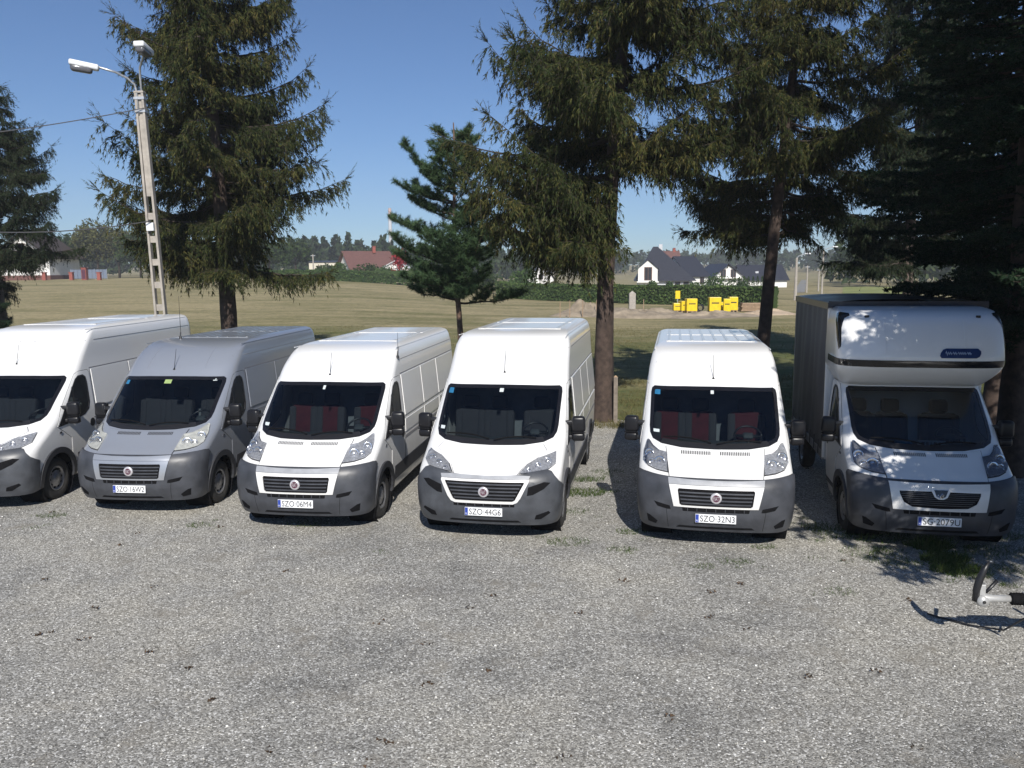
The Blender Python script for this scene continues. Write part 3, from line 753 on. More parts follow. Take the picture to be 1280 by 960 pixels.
vehicle('panel_van', 'tall white panel van with slim headlights and number plate SZO 44G6', 'van', (-.398, 10.665, 10.4), 2.74, 6.05, 'new', 'SZO·44G6', 'white', group=VG,
        stickers=((-.80, 1.90, .04, .035, 'sticker'), (0, 1.93, .03, .025, 'paper'), (-.82, 1.43, .05, .02, 'paper')))
vehicle('panel_van', 'white panel van with ribbed roof and number plate SZO 32N3 beside the box truck', 'van', (2.655, 10.255, 11.4), 2.535, 5.75, 'old', 'SZO·32N3', 'white', seats_red=True, ribs=8, group=VG,
        stickers=((-.80, 1.91, .04, .035, 'sticker'), (-.80, 1.43, .045, .018, 'paper'), (-.02, 1.93, .022, .022, 'paper')), wb=4.035)

# ------------------------------------------------------------------ box truck
M['tarp'] = simple('grey_side_tarpaulin', (.055, .058, .068), .55, var=.15, scale=2.2, bmp=.1)
M['tarp_roof'] = simple('dark_roof_tarpaulin', (.022, .024, .034), .28, var=.2, scale=2)
M['signblue'] = simple('sign_dark_blue', (.012, .035, .12), .25)
M['signtext'] = simple('sign_pale_blue', (.30, .38, .52), .5)
def box_truck():
    root, sf = vehicle('box_truck', 'white box truck with sleeper pod and dark tarpaulin body parked under the trees', 'truck', (5.478, 10.05, 11.2), 2.26, 2.12, 'boxer', 'SG·2079U', 'white', box=True)
    Wt = M['white']
    pod = Surf(pch([2.02,2.15,2.30,2.33,2.43,2.60,2.85,3.00,3.09,3.13], [1.42,1.20,1.02,.99,.96,.99,1.09,1.20,1.36,1.60]),
               pch([2.02,2.15,2.30,2.45,2.7,2.95,3.09,3.13], [.95,1.02,1.085,1.09,1.085,1.07,1.03,.97]), pch([2.02,2.4,3.13], [.36,.40,.36]), 2.02, 3.13, 2.16); pod.N = 3.4
    zs = list(np.linspace(2.02, 2.9, 16))+[2.95,3.0,3.04,3.07,3.09,3.11,3.125,3.13]; bm = bmesh.new(); rows = []
    for z in zs:
        half = [pod.A(i/24, z) for i in range(25)]+[Vector((pod.W(z), 2.16, z))]
        full = half+[Vector((-p.x, p.y, p.z)) for p in half[::-1][:-1]]
        rows.append([bm.verts.new(p) for p in full])
    for a, b in zip(rows, rows[1:]):
        for k in range(len(a)): bm.faces.new((a[k], a[(k+1) % len(a)], b[(k+1) % len(a)], b[k]))
    for rw in (rows[0], rows[-1]): bm.faces.new(rw)
    bmesh.ops.recalc_face_normals(bm, faces=bm.faces)
    p = link('sleeper_pod', bm_mesh(bm, 'pod', True), Wt, root)
    pc = Vector((0, 2.2, 2.55))
    band = [(-1.55,2.335),(1.55,2.335),(1.55,2.43),(-1.55,2.43)]
    link('pod_band', patch(band, pod.A, .006, .008, .06, (), pc), M['blackgloss'], p)
    for s in (-1, 1):
        wp = [(.80,2.60),(.88,2.56),(.98,2.70),(1.02,2.95),(1.0,3.05),(.85,3.07),(.62,3.06),(.60,3.03),(.72,2.99),(.79,2.86)]
        link('pod_window', patch(wp if s > 0 else mir(wp), pod.A, .005, .006, .05, (), pc), M['blackgloss'], p)
        link('marker_lamp', cached('mk', lambda: MB().box(-.03,.03,-.012,.012,-.018,.018).mesh('m', False, .006)), M['black'], p, pod.F(s*.72, 3.02)+Vector((0, -.008, 0)))
        link('pod_pressing', patch([(s*.50,2.50),(s*.51,2.50),(s*.515,2.98),(s*.505,2.98)], pod.F, .007, .008, .05, (), pc), Wt, p)
        # front wall of the body and filler panels beside the cab
    sgn = [(.20,2.47),(.64,2.47),(.68,2.49),(.70,2.53),(.70,2.565),(.66,2.60),(.26,2.60),(.22,2.585),(.19,2.54),(.18,2.50)]
    link('pod_sign', patch(sgn, pod.F, .012, .012, .05, (), pc), M['signblue'], p)
    def script():
        mb = MB(); x = .25
        runs = []; k = 0
        for wlen in (3, 2, 4, 2):
            pts = []
            for i in range(wlen*4+1):
                t = i/4; pts.append((x+t*.026, 2.535+.022*math.sin(t*6.28)*(1.4 if i < 4 and k == 0 else .8)))
            x = pts[-1][0]+.012; k += 1
            mb.tube([pod.F(a, z)+Vector((0, -.017, .004)) for a, z in pts], .006, 4)
        return mb.mesh('script')
    link('pod_sign_script', script(), M['signtext'], p)
    # cargo body
    x0, x1, y0, y1, zb, zt = -1.05, 1.12, 2.17, 5.45, .86, 3.17
    link('front_wall', MB().box(x0+.012, x1-.012, y0, y0+.04, zb-.12, zt-.02).mesh('fw'), Wt, root)
    def tarp(xs, s):
        ny, nz = 46, 14; V = []; F = []
        for i in range(ny+1):
            for k in range(nz+1):
                y = y0+.04+(y1-y0-.04)*i/ny; z = zb+(zt-.04-zb)*k/nz; e = math.sin(k/nz*math.pi)
                V.append((xs+s*(.012+.016*e*math.sin(y*4.9+.4*math.sin(z*2))+.008*math.sin(y*13+z*2)), y, z))
        for i in range(ny):
            for k in range(nz): F.append((i*(nz+1)+k, (i+1)*(nz+1)+k, (i+1)*(nz+1)+k+1, i*(nz+1)+k+1))
        return mesh_np('tarp', V, F, True)
    link('side_tarpaulin', tarp(x0, -1), M['tarp'], root); link('side_tarpaulin', tarp(x1, 1), M['tarp'], root)
    link('rear_door', MB().box(x0+.02, x1-.02, y1-.03, y1, zb, zt-.04).mesh('rd'), M['tarp'], root)
    for s, x in ((-1, x0), (1, x1)):
        link('body_rail', MB().box(x-.022, x+.022, y0+.02, y1, zb-.13, zb-.005).mesh('br', False, .006), M['rim'], root)
        for k in range(8):
            y = y0+.3+k*.40
            link('tarpaulin_strap', cached(('strap', s), lambda: MB().box(-.004, .004, -.018, .018, 0, .24).mesh('st')), M['black'], root, (x+s*.034, y, zb-.10))
        for y in (y0+.02, y1-.03): link('corner_post', MB().box(x-.024, x+.024, y-.026, y+.03, zb-.1, zt-.03).mesh('cp', False, .008), M['rim'] if y > 3 else Wt, root)
    rt = []
    ny = 20; V = []; F = []
    nx = 10
    for i in range(ny+1):
        for k in range(nx+1):
            y = y0-.03+(y1-y0+.05)*i/ny; u = k/nx*2-1; x = (x0+x1)/2+u*(x1-x0+.07)/2
            V.append((x, y, zt+.055*(1-abs(u)**4)+.012*math.sin(y*4.2)*(1-u*u)))
    n = len(V)
    for i in range(ny):
        for k in range(nx): F.append((i*(nx+1)+k, i*(nx+1)+k+1, (i+1)*(nx+1)+k+1, (i+1)*(nx+1)+k))
    link('roof_tarpaulin', mesh_np('rt', V, F, True), M['tarp_roof'], root)
    link('roof_edge', MB().box(x0-.036, x0-.030, y0-.03, y1+.02, zt-.09, zt+.01).box(x1+.030, x1+.036, y0-.03, y1+.02, zt-.09, zt+.01).box(x0-.03, x1+.03, y0-.036, y0-.030, zt-.07, zt+.03).mesh('re'), M['tarp_roof'], root)
    link('chassis', MB().box(-.45, -.33, 1.9, 5.35, .45, .70).box(.33, .45, 1.9, 5.35, .45, .70).box(-1.0, 1.0, 2.6, 2.75, .70, .74).box(-1.0, 1.0, 4.0, 4.15, .70, .74).box(-1.0, 1.0, 5.2, 5.35, .70, .74).mesh('ch'), M['under'], root)
    for s in (-1, 1):
        wheel(root, s*.985, 4.75, s)
        link('mudguard', MB().tube([(s*.87, 4.75+.42*math.cos(t), .36+.42*math.sin(t)) for t in np.linspace(.1, 3.04, 12)], .02, 4).mesh('mg'), M['black'], root)
    # things lying on the dashboard
    link('dashboard_board', MB().box(-.02, .34, 1.02, 1.03, 1.225, 1.31).mesh('db'), M['paper'], root)
    link('dashboard_board_marks', MB().box(.03, .07, 1.014, 1.018, 1.245, 1.29).box(.09, .13, 1.014, 1.018, 1.245, 1.29).box(.15, .16, 1.014, 1.018, 1.245, 1.29).box(.19, .23, 1.014, 1.018, 1.245, 1.29).box(.25, .28, 1.014, 1.018, 1.245, 1.29).mesh('dm'), M['ink'], root)
    link('dashboard_cloth', rbox(.22, .16, .07, .03), M['sticker'], root, (-.20, 1.03, 1.25))
box_truck()

# ------------------------------------------------------------------ trailer coupling at the right edge
M['galv'] = simple('galvanised_steel', (.52, .53, .54), .42, .75, var=.2, scale=18)
M['coupling'] = simple('coupling_grey', (.44, .44, .43), .4, .3)
def trailer():
    q_ = at(1227, 750, 1.0); k_ = (.50-CAM_H)/(q_.z-CAM_H); r = empty('car_trailer', (q_.x*k_, q_.y*k_, 0), R(-5)); tag(r, 'small trailer showing only its coupling with raised black handle and drawbar', 'trailer')
    z = .52
    link('coupling_head', MB().tube([(-.02,0,z),(.03,0,z),(.10,0,z),(.28,0,z)], [.045,.052,.036,.033], 12).mesh('c', True), M['coupling'], r)
    link('coupling_ball_cup', MB().lathe_x([(-.055,0),(-.05,.05),(0,.062),(.05,.05),(.055,0)], 16).mesh('cup', True), M['coupling'], r, (.0, 0, z-.02), (0, 0, R(90)))
    link('coupling_bolt', MB().lathe_x([(.01,0),(.01,.014),(0,.016)], 8).mesh('b'), M['tyre'], r, (.0, -.056, z-.02), (0, 0, R(-90)))
    def handle():
        mb = MB(); pts = [(-.06,0,z-.03),(-.055,0,z+.08),(-.035,0,z+.18),(.0,0,z+.28),(.045,0,z+.37)]
        return mb.tube(pts, [.030,.034,.036,.030,.010], 8).mesh('h', True)
    link('coupling_handle', handle(), M['black'], r)
    link('handle_bracket', MB().box(-.03, .025, -.02, .02, z+.03, z+.14).mesh('hb', False, .006), M['coupling'], r)
    link('brake_lever', MB().tube([(.05,.06,z+.02),(.10,.07,z+.07),(.17,.08,z+.15)], [.016,.018,.020], 6).mesh('bl', True), M['black'], r)
    link('rubber_gaiter', MB().lathe_x([(.26,.040)]+[(.265+.0125*k, .062 if k % 2 else .048) for k in range(10)]+[(.40,.04)], 16, (0, 0, z)).mesh('g', True), M['under'], r)
    link('coupling_body', MB().box(.39, .80, -.055, .055, z-.075, z+.06).mesh('cb', False, .012), M['coupling'], r)
    link('support_bracket', MB().tube([(.38,-.045,z+.02),(.41,-.05,z-.12),(.43,-.05,z-.24)], [.016,.02,.014], 6).mesh('sb'), M['black'], r)
    link('drawbar', MB().box(.78, 2.6, -.05, .05, z-.10, z+.02).mesh('d', False, .008), M['galv'], r)
    link('drawbar_arm', MB().tube([(.8,.06,z-.06),(2.6,.55,z-.06)], .035, 6).mesh('da'), M['galv'], r)
    link('drawbar_arm', MB().tube([(.8,-.06,z-.06),(2.6,-.55,z-.06)], .035, 6).mesh('da'), M['galv'], r)
    link('jockey_wheel', MB().lathe_x([(-.03,.02),(-.03,.09),(-.02,.10),(.02,.10),(.03,.09),(.03,.02)], 18).tube([(.06,0,0),(.06,0,.30),(.0,0,.34),(0,0,.75)], .02, 6).mesh('j', True), M['tyre'], r, (1.05, -.10, .10))
    link('breakaway_cable', MB().tube([(.62,.05,z-.07),(.52,.20,.24),(.40,.33,.05),(.15,.50,.018),(-.10,.72,.012),(-.16,.78,.012)], .010, 5).mesh('cable', True), M['black'], r)
    bed = link('trailer_bed', MB().box(2.5, 4.9, -.7, .7, z-.08, z).box(2.5, 2.53, -.7, .7, z+.002, z+.33).box(4.87, 4.9, -.7, .7, z+.002, z+.33).box(2.532, 4.868, -.7, -.67, z+.002, z+.33).box(2.532, 4.868, .67, .7, z+.002, z+.33).mesh('bed'), M['galv'], r)
    for s in (-1, 1): link('wheel', cached('tw', lambda: MB().lathe_x([(-.07,.0),(-.07,.12),(-.075,.22),(-.05,.27),(.05,.27),(.075,.22),(.07,.12),(.05,.0)], 24).mesh('tw', True)), M['tyre'], r, (3.8, s*.82, .27), (0, 0, R(90)))
trailer()

# ------------------------------------------------------------------ concrete lamp pole
M['concrete'] = simple('weathered_concrete', (.34, .31, .27), .9, var=.18, scale=6, bmp=.3)
M['lampwhite'] = simple('lamp_housing_white', (.68, .69, .70), .4)
M['lampbowl'] = simple('smoked_lamp_bowl', (.10, .10, .11), .15)
def pole():
    base = at(206, 392, 20.3); top_h = at(180, 116, 20.3)
    X, Y = base.x-.02, 20.3; H = top_h.z
    r = empty('street_lamp', (X, Y, gzf(X, Y)), 0); tag(r, 'slotted concrete pole with two street lamps beside the tall larch', 'street lamp')
    r.rotation_euler = (0, R(-1.6), 0)
    w0, w1, d = .155, .108, .15
    def wid(z): return w0+(w1-w0)*z/H
    for s in (-1, 1):
        mb = MB(); V = []
        for z in (-.3, H):
            w = wid(max(z, 0))
            V += [(s*w, -d/2, z), (s*w, d/2, z), (s*(w-.055), d/2, z), (s*(w-.055), -d/2, z)]
        mb.add(V, [(0,1,2,3),(4,7,6,5),(0,4,5,1),(1,5,6,2),(2,6,7,3),(3,7,4,0)])
        link('pole_flange', mb.mesh('fl', False, .008), M['concrete'], r)
    z = .0; webs = []
    while z < H-2.9: webs.append((z, z+.16)); z += .56
    webs.append((z, H-.02))
    for a, b in webs:
        w = min(wid(a), wid(b))-.053
        link('pole_web', MB().box(-w, w, -.035, .035, a, b).mesh('web'), M['concrete'], r)
    link('pole_cap', MB().box(-w1-.01, w1+.01, -d/2-.01, d/2+.01, H, H+.05).mesh('cap', False, .01), M['concrete'], r)
    bpy.context.view_layer.update(); inv = r.matrix_world.inverted()
    hd1 = inv @ at(105, 82, 19.6); hd2 = inv @ at(180.5, 61, 19.3)
    e1 = Vector((hd1.x+.28, hd1.y+.10, hd1.z-.02)); e2 = Vector((hd2.x, hd2.y+.28, hd2.z-.03))
    arm = [(-.05, -.05, H-.5), (-.05, -.05, H+.05), (-.07, -.08, H+.20), tuple(Vector((-.12, -.14, H+.30)).lerp(e1, .12)), tuple(Vector((-.10, -.12, H+.36)).lerp(e1, .5)), tuple(e1)]
    link('lamp_arm', MB().tube(arm, .026, 8).mesh('arm', True), M['galv'], r)
    a2 = [(.07, -.05, H-.5), (.07, -.05, H+.35), tuple(Vector((.08, -.09, H+.55)).lerp(e2, .08)), tuple(Vector((.1, -.15, H+.8)).lerp(e2, .5)), tuple(e2)]
    link('lamp_arm', MB().tube(a2, .026, 8).mesh('arm', True), M['galv'], r)
    def head():
        bm = bmesh.new(); m = rbox(.62, .25, .13, .035, 2); bm.from_mesh(m)
        for v in bm.verts: v.co.y *= 1-.25*(v.co.x+.31)/.62*1.0; v.co.z += .02*(v.co.x < 0)
        return bm_mesh(bm, 'head', True)
    for nm, loc, rot in (('lamp_head', tuple(hd1), (0, R(8), R(20))), ('lamp_head', tuple(hd2), (0, R(4), R(90)))):
        h = link(nm, cached('lh', head), M['lampwhite'], r, loc, rot)
        link('lamp_bowl', cached('lb', lambda: rbox(.46, .21, .15, .06, 3)), M['lampbowl'], h, (-.05, 0, -.085))
    link('junction_box', MB().box(-.09, .09, -.17, -.085, H*.605-.10, H*.605+.10).mesh('jb', False, .012), M['lampwhite'], r)
    for zz in (H-.12, H-.42): link('pole_band', MB().box(-w1-.018, w1+.018, -d/2-.012, d/2+.012, zz-.03, zz+.03).mesh('bd'), M['galv'], r)
    return Vector((X, Y, 0)), H
pole_pos, pole_H = pole()
def cable(label, a, b, sag, r=.012):
    a, b = Vector(a), Vector(b)
    pts = [a.lerp(b, t)+Vector((0, 0, -4*sag*t*(1-t))) for t in np.linspace(0, 1, 24)]
    tag(MB().tube(pts, r, 5).build('overhead_cable', M['cable']), label, 'cable', 'overhead cables')
M['cable'] = simple('cable_black', (.05, .05, .055), .6)
M['cable_pale'] = simple('cable_pale', (.45, .45, .45), .5)
pt = at(180, 135, 20.2); cable('dark cable running left from the top of the lamp pole', pt, at(-60, 172, 19.0), .05)
pt = at(189, 276, 20.1); cable('pale cable running left from the white box on the pole', pt, at(-40, 289, 18.5), .12, .013)

# ------------------------------------------------------------------ conifers
M['bark_larch'] = simple('larch_bark', (.062, .043, .034), .95, var=.45, scale=7, bmp=.8)
M['bark_pale'] = simple('pale_bark', (.13, .10, .085), .95, var=.4, scale=9, bmp=.6)
M['bark_pine'] = simple('pine_bark', (.15, .095, .068), .95, var=.4, scale=9, bmp=.6)
M['twig'] = simple('twig_bark', (.045, .034, .026), .95, var=.3)
M['larch'] = leaf('larch_needles', [(.18, (.011, .019, .008)), (.42, (.026, .039, .014)), (.60, (.056, .066, .022)), (.80, (.112, .094, .030))], .55, .15)
M['larch_blue'] = leaf('larch_needles_grey', [(.20, (.012, .021, .013)), (.5, (.025, .039, .021)), (.75, (.042, .055, .028)), (.95, (.07, .066, .032))], .55, .15)
M['pine'] = leaf('pine_needles', [(.2, (.026, .052, .026)), (.5, (.050, .090, .042)), (.9, (.10, .145, .062))], 1.2, .12)
M['spruce'] = leaf('spruce_needles', [(.2, (.008, .018, .010)), (.5, (.015, .030, .016)), (.9, (.034, .058, .028))], .9, .1)

def rand_unit(n):
    v = rng.normal(size=(n, 3)); return v/np.linalg.norm(v, axis=1, keepdims=True)
def needles(P, D, length, width, spread):
    """thin triangles at P pointing roughly along D"""
    n = len(P); d = D*(1-spread)+rand_unit(n)*spread*1.3; d /= np.linalg.norm(d, axis=1, keepdims=True)+1e-9
    s = np.cross(d, rand_unit(n)); s /= np.linalg.norm(s, axis=1, keepdims=True)+1e-9
    L = length*(.65+.7*rng.random((n, 1))); w = width*(.7+.6*rng.random((n, 1)))
    V = np.stack([P-s*w*.5, P+s*w*.5, P+d*L], 1).reshape(-1, 3)
    return V
def tubes_np(paths, r0, r1, n=4):
    """many tapered tubes: paths (m,k,3), radii per path"""
    m, k, _ = paths.shape
    d = np.gradient(paths, axis=1); d /= np.linalg.norm(d, axis=2, keepdims=True)+1e-9
    up = np.zeros_like(d); up[..., 2] = 1; up[np.abs(d[..., 2]) > .9] = (1, 0, 0)
    a = np.cross(d, up); a /= np.linalg.norm(a, axis=2, keepdims=True)+1e-9; b = np.cross(d, a)
    t = np.linspace(0, 1, k)[None, :, None]; r = r0[:, None, None]*(1-t)+r1[:, None, None]*t
    ang = np.arange(n)*2*np.pi/n
    V = paths[:, :, None, :]+r[..., None]*(a[:, :, None, :]*np.cos(ang)[None, None, :, None]+b[:, :, None, :]*np.sin(ang)[None, None, :, None])
    idx = np.arange(m*k*n).reshape(m, k, n)
    F = np.stack([idx[:, :-1], np.roll(idx, -1, 2)[:, :-1], np.roll(idx, -1, 2)[:, 1:], idx[:, 1:]], -1).reshape(-1, 4)
    return V.reshape(-1, 3), F

def trunk_mesh(H, r0, bend, seed, lean=(0, 0), n=12, flare=1.35):
    rg = np.random.default_rng(seed); k = 28; t = np.linspace(0, 1, k); ph = rg.random(2)*6
    x = bend*np.sin(t*5+ph[0])*np.sin(t*3.1)+lean[0]*t; y = bend*np.sin(t*4+ph[1])*np.sin(t*3.1)+lean[1]*t
    z = t*H-.25*(t == 0)
    rad = r0*(1-t)**.85+.015; rad[0] *= flare; rad[1] *= 1+(flare-1)*.3
    V = []
    for i in range(k):
        for j in range(n):
            a = j*2*np.pi/n; rr = rad[i]*(1+.09*math.sin(3*a+i*.4)+rg.normal(0, .035)); V.append((x[i]+rr*math.cos(a), y[i]+rr*math.sin(a), z[i]))
    F = [(i*n+j, i*n+(j+1) % n, (i+1)*n+(j+1) % n, (i+1)*n+j) for i in range(k-1) for j in range(n)]
    def axis(h): return np.interp(h/H, t, x), np.interp(h/H, t, y)
    return mesh_np('trunk', V, F, True), axis

def conifer_meshes(seed, H, base, rmax, axis, style='larch', dens=1.0, gap=.15, low=0):
    """limbs in loose whorls; larch: curtains of hanging shoots; spruce: flat sprays; pine: brush-like tufts"""
    global rng
    rng = np.random.default_rng(seed)
    limbs = []; h = base
    while h < H-.25:
        f = (h-base)/(H-base); k = 5 if f < .8 else 4
        for _ in range(k):
            if rng.random() < gap: continue
            az_ = rng.random()*2*np.pi
            if style == 'larch' and low and h < base+low: az_ = np.pi+(rng.random()-.5)*2.2
            hh = h+rng.normal(0, .09); env = (min(1, .72+f*2.2) if style != 'pine' else min(1, .75+f*2))*(1-f)**.72
            L = max(.25, rmax*env*(.62+.52*rng.random())); limbs.append((hh, az_, L, f))
        h += (.30+.10*rng.random())*(.95 if style == 'pine' else .85 if style == 'spruce' else 1.48)
    limbs = np.array(limbs); m = len(limbs); K = 12; t = np.linspace(0, 1, K)[None]
    hh, az, L, f = limbs.T
    if style == 'larch': dz = L[:, None]*(-.22*t*(.3+1.1*rng.random((m, 1)))+.42*t**2.2*(.4+1.0*rng.random((m, 1))))
    elif style == 'spruce': dz = L[:, None]*(-.34*t+.24*t**2)*(1-.6*f[:, None])+L[:, None]*.35*f[:, None]*t
    else: dz = L[:, None]*((-.05+.35*rng.random((m, 1)))*t+(.15+.45*rng.random((m, 1)))*t**2)*(.5+f[:, None])
    azt = az[:, None]+(rng.random((m, 1))-.5)*.5*t**2
    ax = np.array([axis(x) for x in hh])
    path = np.stack([ax[:, :1]+L[:, None]*t*np.cos(azt), ax[:, 1:]+L[:, None]*t*np.sin(azt), hh[:, None]+dz], 2)
    path[:, 1:, :] += rng.normal(0, .018, (m, K-1, 3))
    bv, bf = [], []; nb = 0
    def addt(V, F):
        nonlocal nb
        bv.append(V); bf.append(F+nb); nb += len(V)
    addt(*tubes_np(path, .012+.011*L, .004+0*L))
    # secondaries
    sp, sd, sl = [], [], []
    for i in range(m):
        ns = max(3, int(L[i]/(.135 if style == 'larch' else .15 if style == 'spruce' else .17)*dens))
        ts = .12+.88*(np.arange(ns)+rng.random(ns)*.7)/ns; ts = np.clip(ts, .1, 1)
        p = np.stack([np.interp(ts, t[0], path[i, :, c]) for c in range(3)], 1)
        fw = np.array([np.cos(az[i]), np.sin(az[i]), 0]); sd_ = np.array([-fw[1], fw[0], 0]); sg = np.where(np.arange(ns) % 2, 1, -1)[:, None]
        d = fw*(.55+.3*rng.random((ns, 1)))+sd_*sg*(.75+.3*rng.random((ns, 1)))
        d[:, 2] += rng.normal(.05, .12, ns)+(.35 if style == 'pine' else 0)
        sp.append(p); sd.append(d/np.linalg.norm(d, axis=1, keepdims=True))
        ll = (.22+1.05*(1-ts)*min(1, L[i]/2.2))*(.6+.6*rng.random(ns))
        if style == 'spruce': ll = (.20+.75*(1-ts)*L[i]/2.4)*(.7+.5*rng.random(ns))
        if style == 'pine': ll = (.22+.35*(1-ts)*L[i])*(.7+.5*rng.random(ns))
        sl.append(ll)
    sp = np.concatenate(sp); sd = np.concatenate(sd); sl = np.concatenate(sl); q = len(sp); K2 = 5; t2 = np.linspace(0, 1, K2)[None, :, None]
    droop = {'larch': -.30, 'spruce': -.22, 'pine': .25}[style]
    spath = sp[:, None]+sd[:, None]*sl[:, None, None]*t2; spath[..., 2] += (droop*sl[:, None]*t2[..., 0]**2)
    addt(*tubes_np(spath, .004+.004*sl, .0025+0*sl, 3))
    tri = []
    if style == 'larch':
        # hanging shoots from limbs and secondaries
        st, ln, od = [], [], []
        step = .030/dens
        for pth, l0 in ((path, L), (spath, sl)):
            for i in range(len(pth)):
                n = max(2, int(l0[i]/step)); u = rng.random(n)*.9+.1; s = np.linspace(0, 1, pth.shape[1])
                p = np.stack([np.interp(u, s, pth[i, :, c]) for c in range(3)], 1); st.append(p)
                dd = pth[i, -1]-pth[i, 0]; dd = dd/(np.linalg.norm(dd)+1e-9); od.append(np.repeat(dd[None], n, 0))
                ln.append((.13+.52*rng.random(n)**1.6)*np.where(u > .85, .7, 1)*(.75 if pth is path else 1))
        st = np.concatenate(st); ln = np.concatenate(ln); od = np.concatenate(od)
        a = od*.75+rng.normal(0, .36, od.shape); a[:, 2] -= .10
        ks = 7; tt = np.linspace(0, 1, ks)[None, :, None]
        sh = st[:, None]+ln[:, None, None]*(a[:, None]*(tt-.42*tt**2)); sh[..., 2] -= ln[:, None]*(.25+.75*rng.random((len(st), 1)))*tt[..., 0]**1.4
        # the bare stalk as a thin ribbon
        side = rand_unit(len(st))[:, None]*.0032
        V = np.concatenate([(sh-side)[:, ::3], (sh+side)[:, ::3]], 1); k3 = V.shape[1]//2; idx = np.arange(len(st)*2*k3).reshape(len(st), 2, k3)
        addt(V.reshape(-1, 3), np.stack([idx[:, 0, :-1], idx[:, 1, :-1], idx[:, 1, 1:], idx[:, 0, 1:]], -1).reshape(-1, 4))
        for i in range(len(st)): pass
        nt_ = np.maximum(3, (ln/.068).astype(int)); rep = np.repeat(np.arange(len(st)), nt_); u = rng.random(len(rep))
        fi = u*(ks-1); i0 = np.minimum(fi.astype(int), ks-2); w = (fi-i0)[:, None]
        P = sh[rep, i0]*(1-w)+sh[rep, i0+1]*w; D = sh[rep, i0+1]-sh[rep, i0]; D /= np.linalg.norm(D, axis=1, keepdims=True)+1e-9
        for _ in range(2): tri.append(needles(P, D, .125, .025, .32))
        # upright twig ends
        e = path[:, -1]; n = 7; P = np.repeat(e, n, 0); D = np.repeat(path[:, -1]-path[:, -3], n, 0); D /= np.linalg.norm(D, axis=1, keepdims=True)+1e-9
        D = D+rng.normal(0, .38, D.shape); D[:, 2] += .15; LL = .15+.32*rng.random(len(P))
        pp = P[:, None]+D[:, None]*LL[:, None, None]*np.linspace(0, 1, 4)[None, :, None]; addt(*tubes_np(pp, np.full(len(P), .004), np.full(len(P), .0015), 3))
        k = 10; u = rng.random((len(P), k, 1)); Q = (P[:, None]+D[:, None]*LL[:, None, None]*u).reshape(-1, 3); tri.append(needles(Q, np.repeat(D, k, 0), .11, .018, .40))
    else:
        nl, nw, stp, per = (.058, .028, .026, 4) if style == 'spruce' else (.115, .014, .028, 7)
        for pth, l0, start in ((path, L, .35), (spath, sl, .05)):
            n = np.maximum(2, (l0/stp).astype(int)); rep = np.repeat(np.arange(len(pth)), n); u = start+(1-start)*rng.random(len(rep)); ks = pth.shape[1]
            if style == 'pine': u = 1-(1-u)*.75
            fi = u*(ks-1); i0 = np.minimum(fi.astype(int), ks-2); w = (fi-i0)[:, None]
            P = pth[rep, i0]*(1-w)+pth[rep, i0+1]*w; D = pth[rep, i0+1]-pth[rep, i0]; D /= np.linalg.norm(D, axis=1, keepdims=True)+1e-9
            for _ in range(per): tri.append(needles(P, D, nl, nw, .62 if style == 'spruce' else .58))
        # tertiary shoots on secondaries
        n3 = 5 if style == 'spruce' else 4; P = np.repeat(spath[:, :-1].reshape(-1, 3), 1, 0); D0 = np.repeat(sd, K2-1, 0); Ls = np.repeat(sl, K2-1)
        sdv = np.cross(D0, np.array([0, 0, 1.])); 
        for sg in (-1, 1):
            D = D0*.7+sdv*sg*.7; D[:, 2] += rng.normal(0 if style == 'spruce' else .5, .3, len(D)); D /= np.linalg.norm(D, axis=1, keepdims=True)
            LL = (.07+.22*Ls*rng.random(len(Ls))) if style == 'spruce' else .08+.40*Ls*rng.random(len(Ls)); n = np.maximum(2, (LL/stp).astype(int)); rep = np.repeat(np.arange(len(P)), n); u = rng.random((len(rep), 1))
            Q = P[rep]+D[rep]*LL[rep, None]*u
            for _ in range(per-1): tri.append(needles(Q, D[rep], nl, nw, .62))
            pp = P[:, None]+D[:, None]*LL[:, None, None]*np.linspace(0, 1, 2)[None, :, None]; addt(*tubes_np(pp, np.full(len(P), .003), np.full(len(P), .0015), 3))
    T = np.concatenate(tri); 
    fol = mesh_np('foliage', T, np.arange(len(T)).reshape(-1, 3)); br = mesh_np('branches', np.concatenate(bv), np.concatenate(bf), True)
    return br, fol

def conifer(name, label, loc, H, base, rmax, r0, seed, style, mat, bark, lean=(0, 0), bend=.12, dens=1.0, gap=.15, rz=0.0, group='larches at the edge of the yard', share=None, crown=None, low=0):
    r = empty(name, (loc[0], loc[1], gzf(loc[0], loc[1]) if loc[1] > 18 else 0), rz); tag(r, label, 'tree', group)
    if share is None:
        tm, axis = trunk_mesh(H, r0, bend, seed, lean); br, fo = conifer_meshes(seed+50, H, base, rmax, axis, style, dens, gap, low)
    else: tm, br, fo = share
    link('trunk', tm, M[bark], r)
    for o in (link('branches', br, M['twig'], r), link('crown', fo, M[mat], r)):
        if crown: o.location = crown[:3]; o.rotation_euler = (0, 0, crown[3]); o.scale = (crown[4],)*3
    return tm, br, fo
LG = 'larches at the edge of the yard'
def xat(px, Y): return (px-640)/F_PX*Y/math.cos(PITCH)*1.0
lar1 = conifer('larch_tree', 'tall dense larch behind the silver van beside the lamp pole', (-8.55, 24.4), 17.0, 4.1, 3.95, .25, 11, 'larch', 'larch', 'bark_larch', (-.1, 0), .10, 1.05, .02)
lar2 = conifer('larch_tree', 'big larch with thick dark trunk between the two middle white vans', (2.25, 19.75), 15.0, 4.3, 4.55, .235, 23, 'larch', 'larch', 'bark_larch', (.5, .2), .16, 1.0, .06, low=1.5)
